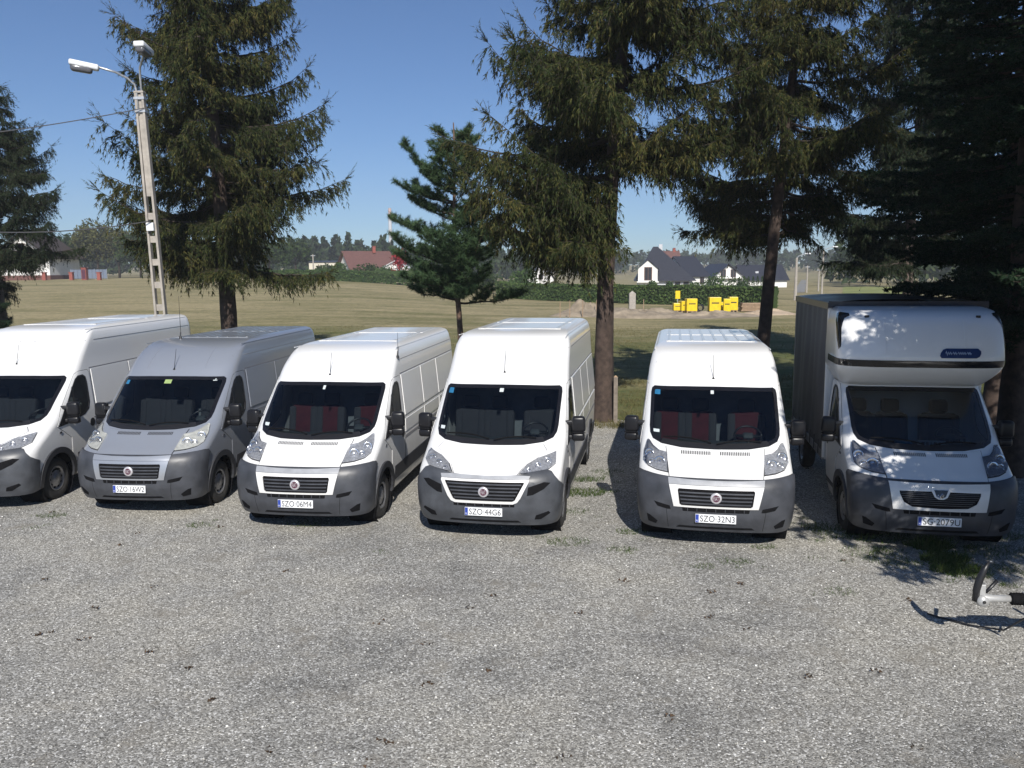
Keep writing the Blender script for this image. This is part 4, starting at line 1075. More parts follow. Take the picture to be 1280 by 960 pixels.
conifer('larch_tree', 'larch with leaning bare lower trunk behind the ribbed-roof white van', (6.35, 20.6), 15.5, 4.6, 2.95, .22, 37, 'larch', 'larch', 'bark_larch', rz=0.0, share=(trunk_mesh(15.5, .165, .12, 37, (1.0, .2))[0], lar2[1], lar2[2]), crown=(.62, .25, 1.2, -1.6, .82))
conifer('larch_tree', 'larch at the left picture edge with slim pale trunk', (-18.5, 29.5), 12.6, 2.6, 2.9, .2, 0, 'larch', 'larch_blue', 'bark_pale', share=(trunk_mesh(11.2, .15, .08, 61)[0], lar2[1], lar2[2]), crown=(0, 0, -.35, .2, .72))
conifer('larch_tree', 'dark larch with pale trunk standing behind the box truck', (14.9, 30.5), 15, 3.5, 3, .2, 0, 'larch', 'larch_blue', 'bark_pale', share=(trunk_mesh(14, .2, .08, 62)[0], lar1[1], lar1[2]), crown=(0, 0, 0, 4.0, 1.05))
conifer('pine_tree', 'young pine with thin bare trunk left of the big larch', (-1.42, 22.6), 7.7, 2.9, 2.6, .085, 71, 'pine', 'pine', 'bark_pine', (-.1, 0), .07, .95, .20, group='pines by the yard')
sp = conifer('spruce_tree', 'dark spruce crowding the right picture edge beside the box truck', (8.95, 14.2), 13.5, 2.7, 3.1, .24, 83, 'spruce', 'spruce', 'bark_larch', (.0, .1), .05, 1.22, .02, group='spruces on the right')
conifer('spruce_tree', 'nearest spruce whose branch tips reach in at the top right corner', (7.5, 6.4), 13.5, 3.2, 3, .24, 0, 'spruce', 'spruce', 'bark_larch', rz=1.9, share=sp, crown=(0, 0, .45, 0, 1.15), group='spruces on the right')
conifer('spruce_tree', 'unseen spruce added to double the shade on the box truck', (8.9, 4.0), 13.5, 3.2, 3, .24, 0, 'spruce', 'spruce', 'bark_larch', rz=4.4, share=sp, crown=(0, 0, .5, 0, 1.2), group='spruces on the right')  # out-of-view spruce copy, added to double the shade over the truck
conifer('spruce_tree', 'second unseen spruce added to deepen the shade on the box truck', (9.3, 5.4), 13.5, 3.2, 3, .24, 0, 'spruce', 'spruce', 'bark_larch', rz=3.1, share=sp, crown=(0, 0, .3, 0, 1.3), group='spruces on the right')  # another out-of-view copy, added for more shade on truck and pod
conifer('spruce_tree', 'dark spruce half hidden behind the tarpaulin body of the box truck', (11.3, 18.6), 13.5, 3.2, 3, .24, 0, 'spruce', 'spruce', 'bark_larch', rz=2.6, share=sp, crown=(0, 0, .2, 0, 1.15), group='spruces on the right')
conifer('pine_tree', 'low dark bushy pine below the larch at the left picture edge', (-18.6, 28.6), 3.2, .3, 1.7, .07, 91, 'pine', 'spruce', 'bark_pine', (0, 0), .04, 1.0, .05, group='pines by the yard')

# ------------------------------------------------------------------ broadleaf trees, bushes, hedges
rng = np.random.default_rng(101)
M['leaf_dark'] = leaf('dark_broadleaf', [(.2, (.020, .038, .014)), (.5, (.040, .066, .022)), (.9, (.075, .105, .035))], .35, .2)
M['leaf_mid'] = leaf('mid_green_leaf', [(.2, (.030, .060, .018)), (.5, (.055, .098, .028)), (.9, (.10, .145, .045))], .5, .2)
M['leaf_olive'] = leaf('olive_leaf', [(.2, (.045, .055, .018)), (.5, (.080, .085, .028)), (.9, (.13, .125, .045))], .4, .2)
M['leaf_red'] = leaf('red_leaf', [(.2, (.16, .012, .018)), (.5, (.30, .022, .030)), (.9, (.42, .05, .06))], .8, .2)
M['leaf_hedge'] = leaf('hedge_leaf', [(.2, (.042, .078, .022)), (.5, (.072, .118, .034)), (.9, (.13, .18, .055))], .7, .15)
M['leaf_lime'] = leaf('lime_meadow', [(.2, (.12, .15, .03)), (.6, (.19, .21, .05)), (.9, (.26, .26, .08))], .3, .2)
M['forest'] = leaf('forest_leaf', [(.2, (.016, .030, .014)), (.5, (.030, .048, .020)), (.9, (.058, .076, .030))], .02, .1)

def quads(P, size, flat=0.0):
    n = len(P); u = rand_unit(n); 
    w = np.cross(u, rand_unit(n)); w /= np.linalg.norm(w, axis=1, keepdims=True)+1e-9; s = size*(.6+.8*rng.random((n, 1)))
    V = np.stack([P-u*s, P+w*s*.55, P+u*s, P-w*s*.55], 1).reshape(-1, 3); return V
def crown_np(c, rx, ry, rz, n, size, lumps=9):
    """leaves gathered in uneven clumps over a rounded crown"""
    d = rand_unit(lumps); d[:, 2] = np.abs(d[:, 2])*.9-.25; cen = d*np.array([rx, ry, rz])*(.55+.25*rng.random((lumps, 1)))+np.array(c)
    k = rng.integers(0, lumps, n); e = rand_unit(n)*(.55+.45*rng.random((n, 1))**.5)*np.array([rx, ry, rz])*.50*(.75+.5*rng.random(lumps))[k][:, None]
    return quads(cen[k]+e, size)
def broad_tree(name, label, x, y, h, r, mat, n=1800, size=.22, group='trees beyond the field', trunk=True, cat='tree', rz=None):
    z = gzf(x, y); t = empty(name, (x, y, z)); tag(t, label, cat, group)
    V = crown_np((0, 0, h*(.58 if cat == 'tree' else .42)), r, r, h*(.46 if cat == 'tree' else .60), n, size, 11)
    link('crown', mesh_np('crown', V, np.arange(len(V)).reshape(-1, 4)), M[mat], t)
    mb = MB().tube([(0, 0, -.3), (.05, .03, h*.3), (.1, 0, h*.6)], [h*.022+.03, h*.018+.02, h*.008], 7)
    for k in range(4):
        a = k*1.6+.4; mb.tube([(.05, .02, h*.28), (.05+.45*r*math.cos(a), .45*r*math.sin(a), h*.55)], [h*.010+.01, .01], 5)
    link('trunk', mb.mesh('trunk', True), M['twig'], t)
    return t
def hedge(name, label, a, b, h, w, mat, n, size=.10, group=None):
    a = Vector((*a, 0)); b = Vector((*b, 0)); L = (b-a).length; d = (b-a).normalized(); s = Vector((-d.y, d.x, 0))
    t = empty(name, (a.x, a.y, gzf(a.x, a.y))); tag(t, label, 'hedge', group)
    u = rng.random(n)*L; v = (rng.random(n)*2-1); q = rng.random(n)
    face = rng.random(n); top = face < .38
    vv = np.where(top, v*w/2, np.sign(v)*w/2*(.82+.22*rng.random(n))); zz = np.where(top, h*(.93+.10*rng.random(n)), h*q)
    zz += .05*np.sin(u*1.3)+.04*np.sin(u*3.7)
    P = np.stack([d.x*u+s.x*vv, d.y*u+s.y*vv, zz+np.array([gzf(a.x+d.x*k, a.y+d.y*k)-gzf(a.x, a.y) for k in u])], 1)
    V = quads(P, size); link('foliage', mesh_np('fol', V, np.arange(len(V)).reshape(-1, 4)), M[mat], t)
    mb = MB()
    Mx = Matrix.Translation((0, 0, 0)) @ Matrix(((d.x, s.x, 0, 0), (d.y, s.y, 0, 0), (0, 0, 1, 0), (0, 0, 0, 1)))
    mb.box(0, L, -w*.36, w*.36, -.3, h*.90, Mx); link('stems', mb.mesh('stems'), M['leaf_dark'], t)

hedge('clipped_hedge', 'long clipped green hedge in front of the dark-roofed houses', (-1.5, 108), (25.0, 77), 1.95, 1.3, 'leaf_hedge', 20000, .13)
hedge('garden_hedge', 'low ragged hedge along the far field edge before the red-roofed house', (-40, 128), (-9, 122), 1.6, 1.5, 'leaf_mid', 6000, .17)
tk = 0
def spot(px, pyb, Y): return xat(px, Y), Y
for px, Y, h, r, mt, lab in (
        (108, 158, 8.8, 4.4, 'leaf_dark', 'dark bushy tree right behind the gabled house on the left'),
        (134, 156, 11.0, 4.0, 'leaf_olive', 'olive pointed tree left of the lamp pole'),
        (160, 158, 10.2, 4.4, 'leaf_olive', 'rounded olive tree between the gabled house and lamp pole'),
        (186, 154, 9.2, 4.0, 'leaf_dark', 'dark tree directly left of the concrete lamp pole'),
        (226, 152, 7.6, 3.8, 'leaf_mid', 'bright bush just right of the concrete lamp pole'),
        (250, 148, 7.8, 3.6, 'leaf_mid', 'rounded green tree left of the tall larch trunk'),
        (312, 158, 7.4, 3.8, 'leaf_dark', 'dark bush right of the tall larch trunk'),
        (344, 156, 7.6, 3.6, 'leaf_dark', 'dark bush beneath the drooping larch branches'),
        (376, 168, 7.8, 3.6, 'leaf_dark', 'dark tree left of the flat-roofed bungalow')):
    broad_tree('broadleaf_tree', lab, *spot(px, 0, Y), h, r, mt, 3200, .26)
for px, Y, h, r, mt, lab in (
        (412, 138, 2.6, 1.7, 'leaf_dark', 'small dark bush before the flat-roofed bungalow'),
        (432, 134, 3.1, 2.0, 'leaf_mid', 'round garden bush at the right end of the bungalow'),
        (462, 132, 3.0, 2.1, 'leaf_dark', 'dark garden bush below the red roof'),
        (484, 130, 2.7, 1.7, 'leaf_mid', 'green garden bush right of the white house wall'),
        (522, 126, 3.4, 2.0, 'leaf_mid', 'leafy garden bush under the red-leaved tree'),
        (546, 124, 2.6, 1.6, 'leaf_dark', 'garden bush left of the young pine trunk'),
        (612, 118, 3.2, 2.0, 'leaf_dark', 'dark garden bush right of the young pine trunk'),
        (655, 114, 4.6, 2.0, 'leaf_mid', 'pale green tree beside the left end of the clipped hedge'),
        (690, 125, 2.4, 2.2, 'leaf_olive', 'olive bush behind the left part of the clipped hedge')):
    broad_tree('garden_bush', lab, *spot(px, 0, Y), h, r, mt, 1100, .18, 'garden bushes along the field edge', cat='bush')
broad_tree('red_leaved_tree', 'small tree with crimson leaves seen through the young pine', xat(503, 124), 124, 5.8, 1.35, 'leaf_red', 700, .16, None)
for px, Y, h, lab in ((893, 112, 3.3, 'rounded green shrub before the white gabled house'), (920, 108, 2.9, 'dark shrub at the right of the white gabled house'), (868, 108, 2.2, 'small round shrub left of the white gabled house'), (813, 104, 2.4, 'small clipped shrub under the white balcony wall'), (835, 104, 2.3, 'ball-shaped shrub before the grey wall')):
    broad_tree('garden_shrub', lab, *spot(px, 0, Y), h, h*.55 if px > 840 else h*.35, 'leaf_mid' if px != 920 else 'leaf_dark', 900, .14, 'shrubs before the houses', cat='bush')
for k in range(7):
    px = 926+k*5.6; x, y = spot(px, 0, 118); t = empty('thuja', (x, y, gzf(x, y))); tag(t, ('first', 'second', 'third', 'fourth', 'fifth', 'sixth', 'seventh')[k]+' conical thuja from the left in the row before the long dark roof', 'bush', 'row of thujas before the long dark roof')
    V = []; n = 260; q = rng.random(n); a = rng.random(n)*6.283; rr = .36*(1-q)**.6
    P = np.stack([rr*np.cos(a), rr*np.sin(a), .1+q*2.55], 1); V = quads(P, .10); link('crown', mesh_np('c', V, np.arange(len(V)).reshape(-1, 4)), M['leaf_dark'], t)

# far woods: one mass
def wood(name, label, px0, px1, Y0, Y1, n, h0, h1, seed, mat='forest'):
    global rng
    rng = np.random.default_rng(seed); out = []
    for k in range(n):
        Y = Y0+(Y1-Y0)*rng.random(); px = px0+(px1-px0)*rng.random(); x = xat(px, Y); h = h0+(h1-h0)*rng.random(); z = gzf(x, Y); r = h*(.20+.12*rng.random())
        con = rng.random() < .5
        q = 90; uu = rng.random(q); a = rng.random(q)*6.283
        if con: rr = r*(1.05-uu)**.8*(.75+.4*rng.random(q)); P = np.stack([x+rr*np.cos(a), Y+rr*np.sin(a), z+h*(.12+.9*uu)], 1); out.append(quads(P, r*.34))
        else: out.append(crown_np((x, Y, z+h*.6), r, r, h*.40, q, r*.34, 6))
    V = np.concatenate(out); tag(link(name, mesh_np('wood', V, np.arange(len(V)).reshape(-1, 4)), M[mat]), label, 'forest', kind='stuff')
wood('far_forest', 'distant dark forest along the horizon', 280, 1330, 380, 520, 520, 9, 12.5, 5)
wood('near_wood', 'mixed wood beyond the houses and road on the right', 1035, 1400, 150, 215, 120, 7, 10.5, 6)
wood('left_wood', 'dark wood behind the red-roofed house', 60, 660, 230, 290, 230, 8, 12.0, 8)

# ------------------------------------------------------------------ houses and garden walls
M['wall_white'] = simple('white_render', (.74, .73, .70), .85, var=.06, scale=1.5)
M['wall_grey'] = simple('pale_grey_render', (.50, .51, .53), .85, var=.08, scale=1.5)
M['wall_cream'] = simple('cream_render', (.58, .54, .45), .85, var=.08, scale=1.5)
M['roof_dark'] = simple('anthracite_roof_tile', (.028, .030, .040), .45, var=.2, scale=3)
M['roof_red'] = simple('red_brown_roof_tile', (.125, .058, .048), .75, var=.2, scale=3)
M['roof_brown'] = simple('dark_brown_roof', (.045, .030, .024), .7, var=.2, scale=3)
M['brick'] = simple('red_brick', (.27, .075, .055), .85, var=.25, scale=12)
M['frame_brown'] = simple('brown_window_frame', (.12, .06, .04), .6)
M['pane'] = simple('dark_pane', (.03, .033, .04), .08)
M['brickdark'] = simple('dark_brick_plinth', (.13, .055, .045), .9)
def house(name, label, px, Y, w, d, wall, ridge, roof, wallm, rz=0, gable_front=True, base=0.0, over=.45, windows=(), chimneys=(), plinth=None):
    """w across the view, d deep; the front faces the yard; windows: (x, z, w, h)"""
    x = xat(px, Y); r = empty(name, (x, Y, gzf(x, Y)+base), rz); tag(r, label, 'house', 'houses beyond the field')
    mb = MB(); hw, hd = w/2, d/2
    if gable_front:
        V = [(-hw,-hd,-.5),(hw,-hd,-.5),(hw,-hd,wall),(0,-hd,ridge-.12),(-hw,-hd,wall),(-hw,hd,-.5),(hw,hd,-.5),(hw,hd,wall),(0,hd,ridge-.12),(-hw,hd,wall)]
    else:
        V = [(-hw,-hd,-.5),(-hw,hd,-.5),(-hw,hd,wall),(-hw,0,ridge-.12),(-hw,-hd,wall),(hw,-hd,-.5),(hw,hd,-.5),(hw,hd,wall),(hw,0,ridge-.12),(hw,-hd,wall)]
    mb.add(V, [(0,1,2,3,4),(9,8,7,6,5),(0,5,6,1),(1,6,7,2),(0,4,9,5),(2,7,8,3),(3,8,9,4)]); mb.build('wall', M[wallm], r)
    rf = MB(); t = .16
    for s in (-1, 1):
        run = hw if gable_front else hd; sl = (ridge-wall)/run; eo = run+over; ze = ridge-sl*eo; L = (hd if gable_front else hw)+over
        A_ = [(0, ridge), (s*eo, ze), (s*eo, ze+t), (0, ridge+t)]
        if gable_front: V = [(p[0], -L, p[1]) for p in A_]+[(p[0], L, p[1]) for p in A_]
        else: V = [(-L, p[0], p[1]) for p in A_]+[(L, p[0], p[1]) for p in A_]
        sl_ = MB(); sl_.add(V, [(0,1,2,3),(7,6,5,4),(0,4,5,1),(1,5,6,2),(2,6,7,3),(3,7,4,0)]); o = sl_.build('roof_slope', M[roof], r)
    for cx, cy, cz in chimneys: MB().box(cx-.28, cx+.28, cy-.28, cy+.28, cz-1.2, cz).box(cx-.34, cx+.34, cy-.34, cy+.34, cz+.002, cz+.10).build('chimney', M['brick'], r)
    for wx, wz, ww, wh in windows:
        f = MB().box(wx-ww/2-.09, wx+ww/2+.09, -hd-.05, -hd+.02, wz-wh/2-.09, wz+wh/2+.09).build('window', M['frame_brown'], r)
        MB().box(wx-ww/2, wx+ww/2, -hd-.07, -hd-.045, wz-wh/2, wz+wh/2).build('pane', M['pane'], f)
        MB().box(wx-.03, wx+.03, -hd-.09, -hd-.072, wz-wh/2, wz+wh/2).build('mullion', M['frame_brown'], f)
    if plinth: MB().box(-hw-.05, hw+.05, -hd-.06, hd+.05, -.5, plinth[1]).build('plinth', M[plinth[0]], r)
    return r
h1 = house('gabled_house', 'white gabled house with dark brown roof at far left', 62, 148, 9.5, 10, 4.2, 7.8, 'roof_brown', 'wall_white', 0, True, .0, .8, ((.9, 2.7, 1.5, 1.3), (-2.6, 2.7, 1.3, 1.3), (0, 5.6, 1.3, 1.2)), (), ('brickdark', .75))
MB().box(-4.6, 4.6, -6.2, -5.02, 3.72, 3.86).box(-4.6, 4.6, -6.22, -6.16, 3.862, 4.7).build('balcony', M['frame_brown'], h1)
house('flat_bungalow', 'flat-roofed cream bungalow left of the red-roofed house', 419, 165, 7.2, 6, 2.75, 3.0, 'roof_dark', 'wall_cream', 0, False, -.1, .15, ((-1.6, 1.75, .8, .6), (.5, 1.75, .8, .6)))
hr = house('red_roofed_house', 'house with wide red-brown tiled roof and brick chimney', 463, 160, 8.6, 9, 1.7, 5.0, 'roof_red', 'wall_white', R(28), False, -.1, .6, ((2.6, .8, 1.2, .9),), ((1.4, -.6, 6.0),))
house('garden_house', 'low white garden house right of the red-roofed house', 500, 150, 4.6, 5, 2.2, 3.4, 'wall_grey', 'wall_white', 0, True, 0, .3, ((.6, 1.0, 1.1, 1.1),))
house('white_cottage', 'small distant white cottage with dark roof behind the hedge', 676, 190, 6, 6, 3.2, 6.2, 'roof_dark', 'wall_white', 0, True, -1.2, .4, ((0, 3.4, .9, 1.0),))
xA = xat(828, 142); hA = empty('large_house', (xA, 142, gzf(xA, 142)), R(-8)); tag(hA, 'large house with steep dark hipped roof and white balcony gable', 'house', 'houses beyond the field')
MB().box(-4.6, 4.4, -5.0, 5.0, -.5, 1.95).build('wall', M['wall_grey'], hA)
B_ = [(-5.2, -5.6, 1.75), (5.0, -5.6, 1.75), (5.0, 5.6, 1.75), (-5.2, 5.6, 1.75)]; T_ = [(-2.0, 0, 7.5), (-1.2, 0, 7.5)]
for fc in ([B_[0], B_[1], T_[1], T_[0]], [B_[1], B_[2], T_[1]], [B_[2], B_[3], T_[0], T_[1]], [B_[3], B_[0], T_[0]]):
    up = [(p[0], p[1], p[2]+.12) for p in fc]; k = len(fc)
    MB().add(list(fc)+up, [tuple(range(k))[::-1], tuple(range(k, 2*k))]+[(q, (q+1) % k, k+(q+1) % k, k+q) for q in range(k)]).build('roof_slope', M['roof_dark'], hA)
for wx in (.6, 2.0, 3.4):
    f = MB().box(wx-.45, wx+.45, -5.05, -4.98, .6, 1.6).build('window', M['frame_brown'], hA); MB().box(wx-.38, wx+.38, -5.07, -5.052, .68, 1.52).build('pane', M['pane'], f)
MB().box(-1.0, -.4, -.3, .3, 6.6, 8.0).build('chimney', M['wall_grey'], hA)
MB().box(-4.6, -1.4, -6.6, -5.0, 0, 3.9).add([(-4.6,-6.6,3.9),(-1.4,-6.6,3.9),(-3.0,-6.6,5.2),(-4.6,-5.0,3.9),(-1.4,-5.0,3.9),(-3.0,-3.5,5.2)], [(0,1,2),(0,2,5,3),(1,4,5,2)]).build('balcony_gable', M['wall_white'], hA)
MB().add([(-4.95,-6.9,3.65),(-3.0,-6.9,5.35),(-3.0,-2.5,5.35),(-4.95,-4.4,3.65),(-1.05,-6.9,3.65),(-1.05,-4.4,3.65)], [(0,1,2,3),(1,4,5,2)]).build('dormer_roof', M['roof_dark'], hA)
f = MB().box(-3.6, -2.3, -6.66, -6.58, 1.9, 4.1).build('balcony_door', M['frame_brown'], hA)
MB().box(-3.45, -3.0, -6.70, -6.664, 2.0, 4.0).box(-2.9, -2.45, -6.70, -6.664, 2.0, 4.0).build('pane', M['pane'], f)
MB().box(-4.8, -1.2, -7.2, -6.62, 1.55, 1.75).build('balcony_slab', M['wall_white'], hA)
house('side_wing', 'dark-roofed wing with white gable right of the large house', 852, 150, 5.2, 7, 2.6, 5.9, 'roof_dark', 'wall_white', R(35), False, 0, .35, ((1.0, 1.6, .9, 1.1),))
hB = house('white_gabled_house', 'white gabled house with two brown upper windows', 895, 158, 6.6, 9, 2.1, 4.55, 'roof_dark', 'wall_white', R(8), True, 0, .5, ((-1.0, 2.9, .9, 1.3), (1.0, 2.9, .9, 1.3)))
MB().box(-2.6, 2.6, -5.3, -4.52, 1.95, 2.07).build('balcony', M['wall_white'], hB)
house('long_house', 'long low house with dark roof and two skylights', 944, 162, 8.4, 8, 1.6, 4.3, 'roof_dark', 'wall_white', R(2), False, 0, .4, ())
for dx in (-1.2, .9):
    hc = [o for o in COL.objects if o.name.startswith('long_house')][0]
    MB().box(dx-.3, dx+.3, -2.45, -1.75, 2.55, 3.15).build('skylight', M['wall_grey'], hc)
house('red_gabled_house', 'house with red-brown roof peeping over the large dark roof', 832, 188, 4.5, 8, 4, 7.7, 'roof_red', 'wall_cream', 0, False, 0, .4, (), ((1.4, 0, 8.4),))
M['stackred'] = simple('hazed_stack_red', (.46, .34, .31), .8)  # red paled in its base colour to imitate distance haze
# tall banded stack
st = empty('banded_chimney_stack', (xat(493.5, 520), 520, 5)); tag(st, 'tall pale industrial chimney with red bands far behind the pine', 'chimney')
for k in range(6): MB().lathe_x([(6.4*k+.003*k, 1.35-.06*k), (6.4*(k+1)-.01, 1.35-.06*(k+1))], 14).build('stack_band', M['stackred'] if k in (1, 5) else M['wall_grey'], st, True).rotation_euler = (0, R(-90), 0)
# brick gate pillars, red box and stand-in panels by the left house
for px, lab in ((68, 'brick gate pillar in front of the gabled house'), (101, 'brick gate pillar at the right corner of the gabled house'), (135, 'lone brick pillar left of the lamp pole')):
    x, y = spot(px, 0, 140); r = empty('brick_pillar', (x, y, gzf(x, y))); tag(r, lab, 'pillar', 'brick pillars by the gabled house')
    MB().box(-.28, .28, -.28, .28, -.3, 1.25).build('shaft', M['brick'], r); MB().box(-.36, .36, -.36, .36, 1.252, 1.38).build('cap', M['brick'], r)
x, y = spot(117.5, 0, 141); r = empty('red_cabinet', (x, y, gzf(x, y))); tag(r, 'tall red cabinet standing between the brick pillars', 'cabinet')
MB().box(-.4, .4, -.4, .4, 0, 2.0).build('case', M['brick'], r, False, .05); MB().box(-.3, .3, -.44, -.405, .2, 1.8).build('door', M['red'], r); MB().box(-.46, .46, -.46, .46, 2.002, 2.1).build('roof', M['brick'], r)
x, y = spot(122, 0, 146); r = empty('standin_panels', (x, y, gzf(x, y))); tag(r, 'bluish grey panels standing in for a dark blue shape behind the red cabinet', 'fence')  # panels stand in for a small dark blue shape taken for a possible car
for k in range(10): MB().box(-3.2+k*.65, -2.6+k*.65, -.02, .02, .1, 1.7).build('panel', M['wall_blue'] if 'wall_blue' in M else M.setdefault('wall_blue', simple('blue_grey_panel', (.13, .16, .22), .7)), r)
for k in range(4): MB().box(-3.25+k*2.16, -3.17+k*2.16, .025, .09, -.2, 1.8).build('post', M['galv'], r)

# ------------------------------------------------------------------ building plot: yellow pallets, soil, timber
M['oldwood'] = simple('grey_old_wood', (.20, .17, .14), .95, var=.3, scale=9)
M['yellow'] = simple('yellow_pallet_wrap', (.72, .52, .015), .35, var=.12, scale=3)
M['wood'] = simple('weathered_timber', (.33, .23, .15), .9, var=.25, scale=5)
M['dirt'] = simple('dry_spoil', (.25, .205, .15), .95, var=.35, scale=1.2, bmp=.6)
M['clay'] = simple('pale_clay', (.40, .31, .22), .95, var=.2, scale=2)
def pallet(label, px, Y, w, h):
    w *= 1.12; h *= 1.15
    x = xat(px, Y); r = empty('wrapped_pallet', (x, Y, gzf(x, Y)), R(rng.normal(0, 5))); tag(r, label, 'pallet', 'yellow wrapped pallets on the building plot')
    MB().box(-w/2, w/2, -.45, .45, .15, .15+h).build('load', M['yellow'], r, False, .03)
    p = MB()
    for k in (-1, 0, 1): p.box(k*(w/2-.06)-.05, k*(w/2-.06)+.05, -.44, .44, 0, .11)
    p.box(-w/2, w/2, -.44, .44, .112, .146); p.build('pallet_base', M['wood'], r)
    MB().box(-w*.32, w*.32, -.462, -.452, .15+h*.55, .15+h*.63).build('print', M['ink'], r)
for a in (('lowest yellow pallet at the left end of the row', 844.5, 70.6, .62, .55), ('middle yellow pallet of the left group', 852.5, 70.2, .60, .72), ('tall yellow pallet at the right of the left group', 861.5, 69.6, .80, .92),
          ('tall yellow pallet left in the right group', 890.5, 69.4, .88, 1.02), ('low yellow pallet beside the tall left one', 899.5, 70.4, .56, .62), ('tilted yellow pallet third in the right group', 906, 68.6, .52, .92), ('tall yellow pallet at the right end of the row', 913, 71.0, .66, 1.0)): pallet(*a)
def mound(name, label, cx, cy, rx, ry, h, seed, mat, rough=.35):
    rg = np.random.default_rng(seed); n, k = 72, 26; V = []; ph = rg.random(8)*6
    lump = [(rg.normal(0, .5), rg.normal(0, .5), .18+.30*rg.random(), rg.normal(0, .16)) for _ in range(40)]
    for i in range(k+1):
        r = i/k
        for j in range(n):
            a = j*2*math.pi/n; f = (1-r*r)**.8*(.62+sum(c*math.exp(-((r*math.cos(a)-p)**2+(r*math.sin(a)-q)**2)/(w*w)) for p, q, w, c in lump))*(1+.5*rough*(math.sin(3*a+ph[0])*.4+math.sin(5*a+ph[1])*.3+math.sin(9*a+r*6+ph[2])*.25))+rg.normal(0, .06)*(1-r)
            x, y = cx+rx*r*math.cos(a), cy+ry*r*math.sin(a); V.append((x, y, gzf(x, y)+h*f-.03))
    F = [(i*n+j, i*n+(j+1) % n, (i+1)*n+(j+1) % n, (i+1)*n+j) for i in range(k) for j in range(n)]
    tag(link(name, mesh_np('mound', V, F, True), M[mat]), label, 'soil heap', 'soil heaps on the building plot')
mound('soil_heap', 'long brown soil heap left of the yellow pallets', 10.6, 64.5, 4.4, 2.2, .85, 3, 'dirt', .8)
mound('soil_heap', 'low brown soil heap in front of the yellow pallets', 15.6, 63.2, 4.2, 1.8, .42, 4, 'dirt', .7)
mound('soil_heap', 'pale clay heap right of the yellow pallets', 20.2, 65.5, 3.0, 1.6, .62, 5, 'clay', .7)
mound('soil_heap', 'dry weedy heap behind the thick larch trunk', 6.0, 66, 3.0, 1.8, .95, 6, 'dirt', .7)
x = xat(789, 67.5); r = empty('concrete_post', (x, 67.5, gzf(x, 67.5))); tag(r, 'pale stubby concrete post at the left soil heap', 'post')
MB().box(-.27, .27, -.2, .2, -.2, 1.75).build('shaft', M['concrete'], r, False, .03); MB().add([(-.27,-.2,1.753),(.27,-.2,1.753),(.27,.2,1.753),(-.27,.2,1.753),(0,0,1.98)], [(0,1,4),(1,2,4),(2,3,4),(3,0,4)]).build('cap', M['concrete'], r)
x = xat(940, 71.5); r = empty('timber_stack', (x, 71.5, gzf(x, 71.5))); tag(r, 'stack of long weathered boards right of the yellow pallets', 'timber')
for k in range(6): MB().box(-1.3+.05*(k % 3), 1.25-.07*(k % 2), -.5, .5, .06+k*.12, .15+k*.12).build('board', M['wood'], r)
x = xat(956, 70); r = empty('wooden_post', (x, 70, gzf(x, 70))); tag(r, 'upright wooden post at the right of the timber stack', 'post'); MB().box(-.14, .14, -.1, .1, -.3, .98).build('shaft', M['wood'], r, False, .02); MB().box(-.16, .16, -.12, .12, .982, 1.02).build('cap', M['wood'], r)
x = xat(873, 71.5); r = empty('pipe_section', (x, 71.5, gzf(x, 71.5)+.32), 0); tag(r, 'dark pipe lying between the two pallet groups', 'pipe')
MB().lathe_x([(-.5,.30),(.5,.30),(.5,.24),(-.5,.24),(-.5,.30)], 18).build('shell', M['tyre'], r, True).rotation_euler = (0, 0, R(70))
x = xat(845, 76); r = empty('yellow_sign', (x, 76, gzf(x, 76))); tag(r, 'yellow board on a post before the clipped hedge', 'sign')
MB().box(-.03, .03, -.03, .03, -.2, 1.0).build('post', M['galv'], r); MB().box(-.22, .22, -.055, -.032, .95, 1.7).build('board', M['yellow'], r)
r = empty('white_slabs', (xat(818, 71), 71, 0)); tag(r, 'pale slabs lying on top of the soil left of the pallets', 'slabs')
for k in range(3): MB().box(-.9+k*.62, -.3+k*.62, -.4, .4, .02, .12+.03*k).build('slab', M['wall_white'], r)
# wire fence posts at the plot
for k, px in enumerate((700, 712, 728, 745, 803)):
    x = xat(px, 62+k); r = empty('fence_stake', (x, 62+k, gzf(x, 62+k))); tag(r, ('leftmost', 'second', 'third', 'fourth', 'rightmost')[k]+' thin wooden stake along the building plot', 'stake', 'stakes along the building plot')
    MB().tube([(0, 0, -.2), (.01, 0, 1.3)], [.035, .03], 6).build('shaft', M['wood'], r); MB().tube([(.01, 0, 1.3), (.01, 0, 1.36)], [.03, .01], 6).build('tip', M['wood'], r)

# street-lamp and utility poles along the far road
def far_pole(label, px, Y, py_top, arm=0, cat='street lamp', w=.11):
    p = at(px, py_top, Y); r = empty('utility_pole', (p.x, Y, gzf(p.x, Y))); H = p.z-gzf(p.x, Y); tag(r, label, cat, 'poles along the far road')
    MB().tube([(0, 0, -.3), (0, 0, H)], [w*1.3, w*.8], 8).build('pole', M['concrete'], r)
    if arm:
        MB().tube([(0, 0, H-.3), (arm*.15, 0, H+.15), (arm, 0, H+.45)], .05, 6).build('lamp_arm', M['galv'], r)
        MB().box(arm-.1 if arm > 0 else arm-.6, arm+.6 if arm > 0 else arm+.1, -.12, .12, H+.38, H+.52).build('lamp_head', M['lampwhite'], r, False, .03)
    else: MB().box(-.35, .35, -.05, .05, H-.25, H-.15).build('crossarm', M['galv'], r)
far_pole('pale pole with short lamp arm left of the box truck roof', 996, 95, 322, 1.0, w=.16)
far_pole('tallest pale pole with long lamp arm above the box truck', 1029.5, 105, 313, 1.2)
far_pole('slim pole between the two lamp poles', 1009.5, 125, 332)
